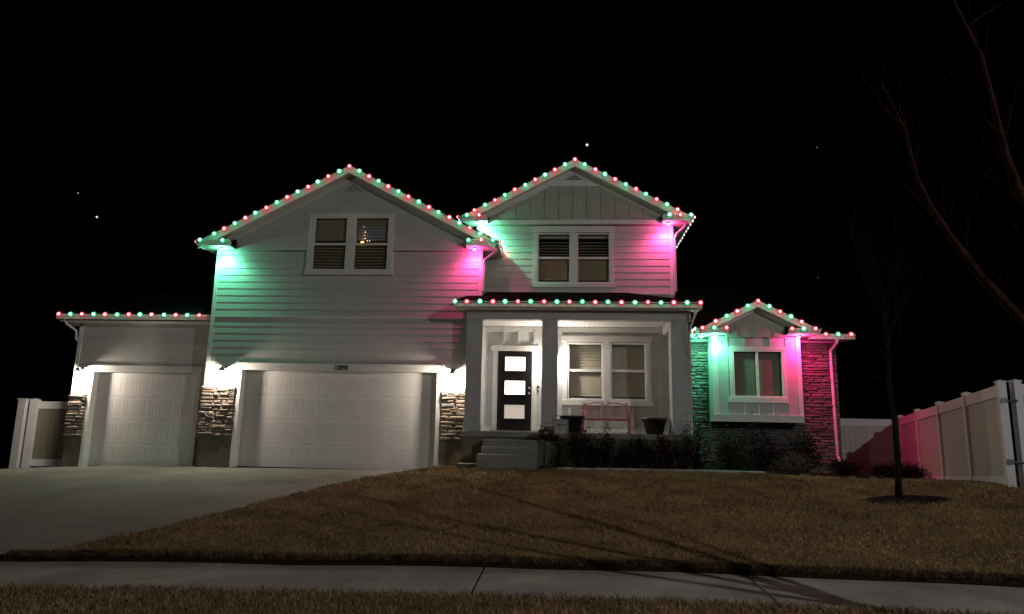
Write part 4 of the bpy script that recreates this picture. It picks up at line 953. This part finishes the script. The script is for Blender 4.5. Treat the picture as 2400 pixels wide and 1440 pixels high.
shrub(2.35, -1.10, (.32, .22, .72), 520, .028, G3, 'rusty shrub below the right planter')
shrub(2.95, -1.05, (.28, .22, 1.0), 460, .026, G1, 'tall thin shrub in front of the right porch pillar')
shrub(3.95, .10, (.34, .26, .85), 620, .030, G2, 'olive green shrub below the left corner of the bay')
shrub(4.75, .55, (.55, .3, 1.1), 700, .030, G1, 'dark evergreen shrub below the bay window')
shrub(5.75, .45, (.5, .3, .95), 700, .030, G1, 'dark evergreen shrub under the right corner of the bay')
shrub(5.05, -1.0, (.36, .22, .42), 520, .024, G4, 'dry flowering shrub at the front edge of the bed')
shrub(6.6, .2, (.4, .25, .30), 480, .026, G1, 'low dark shrub at the foot of the right wing')
shrub(7.4, -.1, (.42, .25, .30), 480, .026, G3, 'low reddish shrub near the wing downspout')
shrub(8.15, .3, (.36, .25, .34), 480, .026, G1, 'dark shrub at the corner of the two fences')
# clump of ornamental stems left of the bench front
def branchy(mb, p, d, L, r, depth, spread=.5, up=.25, minr=.0016):
    n = 5; pts = [Vector(p)]; dd = Vector(d).normalized()
    for i in range(n):
        dd = (dd+Vector((random.gauss(0, .11), random.gauss(0, .11), random.gauss(.03, .08)))).normalized(); pts.append(pts[-1]+dd*L/n)
    rs = [max(minr, r*(1-.55*i/n)) for i in range(n+1)]; mb.tube(pts, rs, 6 if r > .01 else 4)
    if depth <= 0: return
    for i in range(1, n+1):
        for _ in range(1 if i < n else 2):
            if random.random() < .85:
                a = Vector((random.gauss(0, 1), random.gauss(0, 1), random.gauss(0, .6))); nd = (dd+a.normalized()*spread+Vector((0, 0, up))).normalized()
                branchy(mb, pts[i], nd, L*random.uniform(.5, .75), rs[i]*.55, depth-1, spread, up, minr)
# young bare tree in its mulch ring
random.seed(5)
tx, ty = 5.42, -4.95; tz = lz(tx, ty)
yt = empty('young_tree', (tx, ty, tz), 'slender bare young tree standing in a dark mulch ring on the lawn', 'tree')
MB().tube([(tx, ty, tz-.05), (tx+.02, ty, tz+.5), (tx+.03, ty, tz+1.2), (tx-.01, ty, tz+1.9), (tx+.03, ty, tz+2.5), (tx, ty, tz+3.1)], [.058, .045, .040, .036, .030, .022], 10).build('trunk', BARK, yt, smooth=True)
cr_ = MB()
for k in range(13):
    h = 2.2+k*.09; a = k*2.4; branchy(cr_, (tx, ty, tz+h), (math.cos(a)*.55, math.sin(a)*.55, 1), random.uniform(.8, 1.3), .010, 2, .42, .3)
cr_.tube([(tx+.02, ty, tz+1.95), (tx-.15, ty, tz+1.93), (tx-.40, ty, tz+2.1), (tx-.58, ty, tz+2.35), (tx-.68, ty, tz+2.7)], [.012, .010, .008, .006, .003], 5)
cr_.build('branches', BARK, yt)
X, V = np.meshgrid(np.linspace(0, 2*np.pi, 40), np.array([0, .4, .8, 1.0]), indexing='ij'); mx, my = tx+.13+.68*V*np.cos(X), ty+.0+.36*V*np.sin(X)
Zm = lawn_z(mx, my)+.035*(1-V**4)+.004; sheet('mulch_ring', mx, my, Zm, MULCH, kind='structure')
# big bare tree whose trunk stands outside the picture
random.seed(11)
bxt, byt = 4.62, -11.75
bt_ = empty('large_tree', (bxt, byt, -.6), 'large bare street tree reaching its limbs in from the upper right', 'tree')
MB().tube([(bxt, byt, -.7), (bxt, byt, .1), (bxt-.03, byt, .9), (bxt-.02, byt, 1.5)], [.12, .085, .075, .08], 14).build('trunk', BARKR, bt_, smooth=True)
def limb(pts, r0, r1, n=2):
    m = MB(); N = len(pts); m.tube(pts, [r0+(r1-r0)*i/(N-1) for i in range(N)], 9)
    for i in range(1, N):
        for _ in range(n if i > 1 else 2):
            p = Vector(pts[i]).lerp(Vector(pts[i-1]), random.random()); d = (Vector(pts[i])-Vector(pts[i-1])).normalized()
            branchy(m, p, (d+Vector((random.gauss(0, .6), random.gauss(0, .5), random.uniform(.1, .7)))), random.uniform(.25, .5), .005, 1, .45, .2)
    m.build('limb', BARKR, bt_)
limb([(bxt, byt, 1.1), (4.0, -11.6, 1.45), (3.46, -11.5, 1.82), (3.17, -11.5, 2.19), (2.99, -11.5, 2.49), (2.86, -11.5, 2.74), (2.77, -11.5, 3.0), (2.73, -11.5, 3.35), (2.60, -11.45, 3.8)], .048, .006)
limb([(bxt, byt, 1.45), (4.2, -11.6, 2.0), (3.8, -11.5, 2.45), (3.56, -11.5, 2.78), (3.47, -11.5, 3.15), (3.43, -11.5, 3.5), (3.37, -11.5, 4.0), (3.25, -11.4, 4.6)], .050, .010)
limb([(bxt, byt, 1.4), (4.75, -11.6, 2.2), (4.8, -11.5, 3.0), (4.7, -11.3, 3.9), (4.8, -11.2, 4.8)], .08, .012)
limb([(bxt, byt, 1.3), (5.1, -11.9, 2.0), (5.5, -12.1, 2.8), (5.9, -12.2, 3.7)], .06, .012)

# ------------------------------------------------------------------ stars
def star(px, py, r, s, label):
    d = (f_+(px-1200)/1627.4*r_-(py-720)/1627.4*u_).normalized()*900
    m = MB().lathe([(.02, -1), (.7, -.7), (1, 0), (.7, .7), (.02, 1)], n=8); me = m.mesh('star', emit('star %d' % px, (.75, .88, 1), s), True)
    o = bpy.data.objects.new('star', me); put(o, None, T(*(Vector((0, -16.9, .9))+d)) @ Matrix.Scale(r, 4)); tag(o, label, 'star', 'stars in the black sky')
star(1376, 340, 1.6, 1.1, 'brightest star, above the gable over the porch'); star(227, 509, 1.1, 1.0, 'star low in the sky left of the garage gable')
star(183, 453, .8, .35, 'faint star at the far left of the sky'); star(1915, 346, .9, .12, 'faint star at the upper right of the sky'); star(1917, 651, .7, .08, 'very faint star just left of the young tree crown')
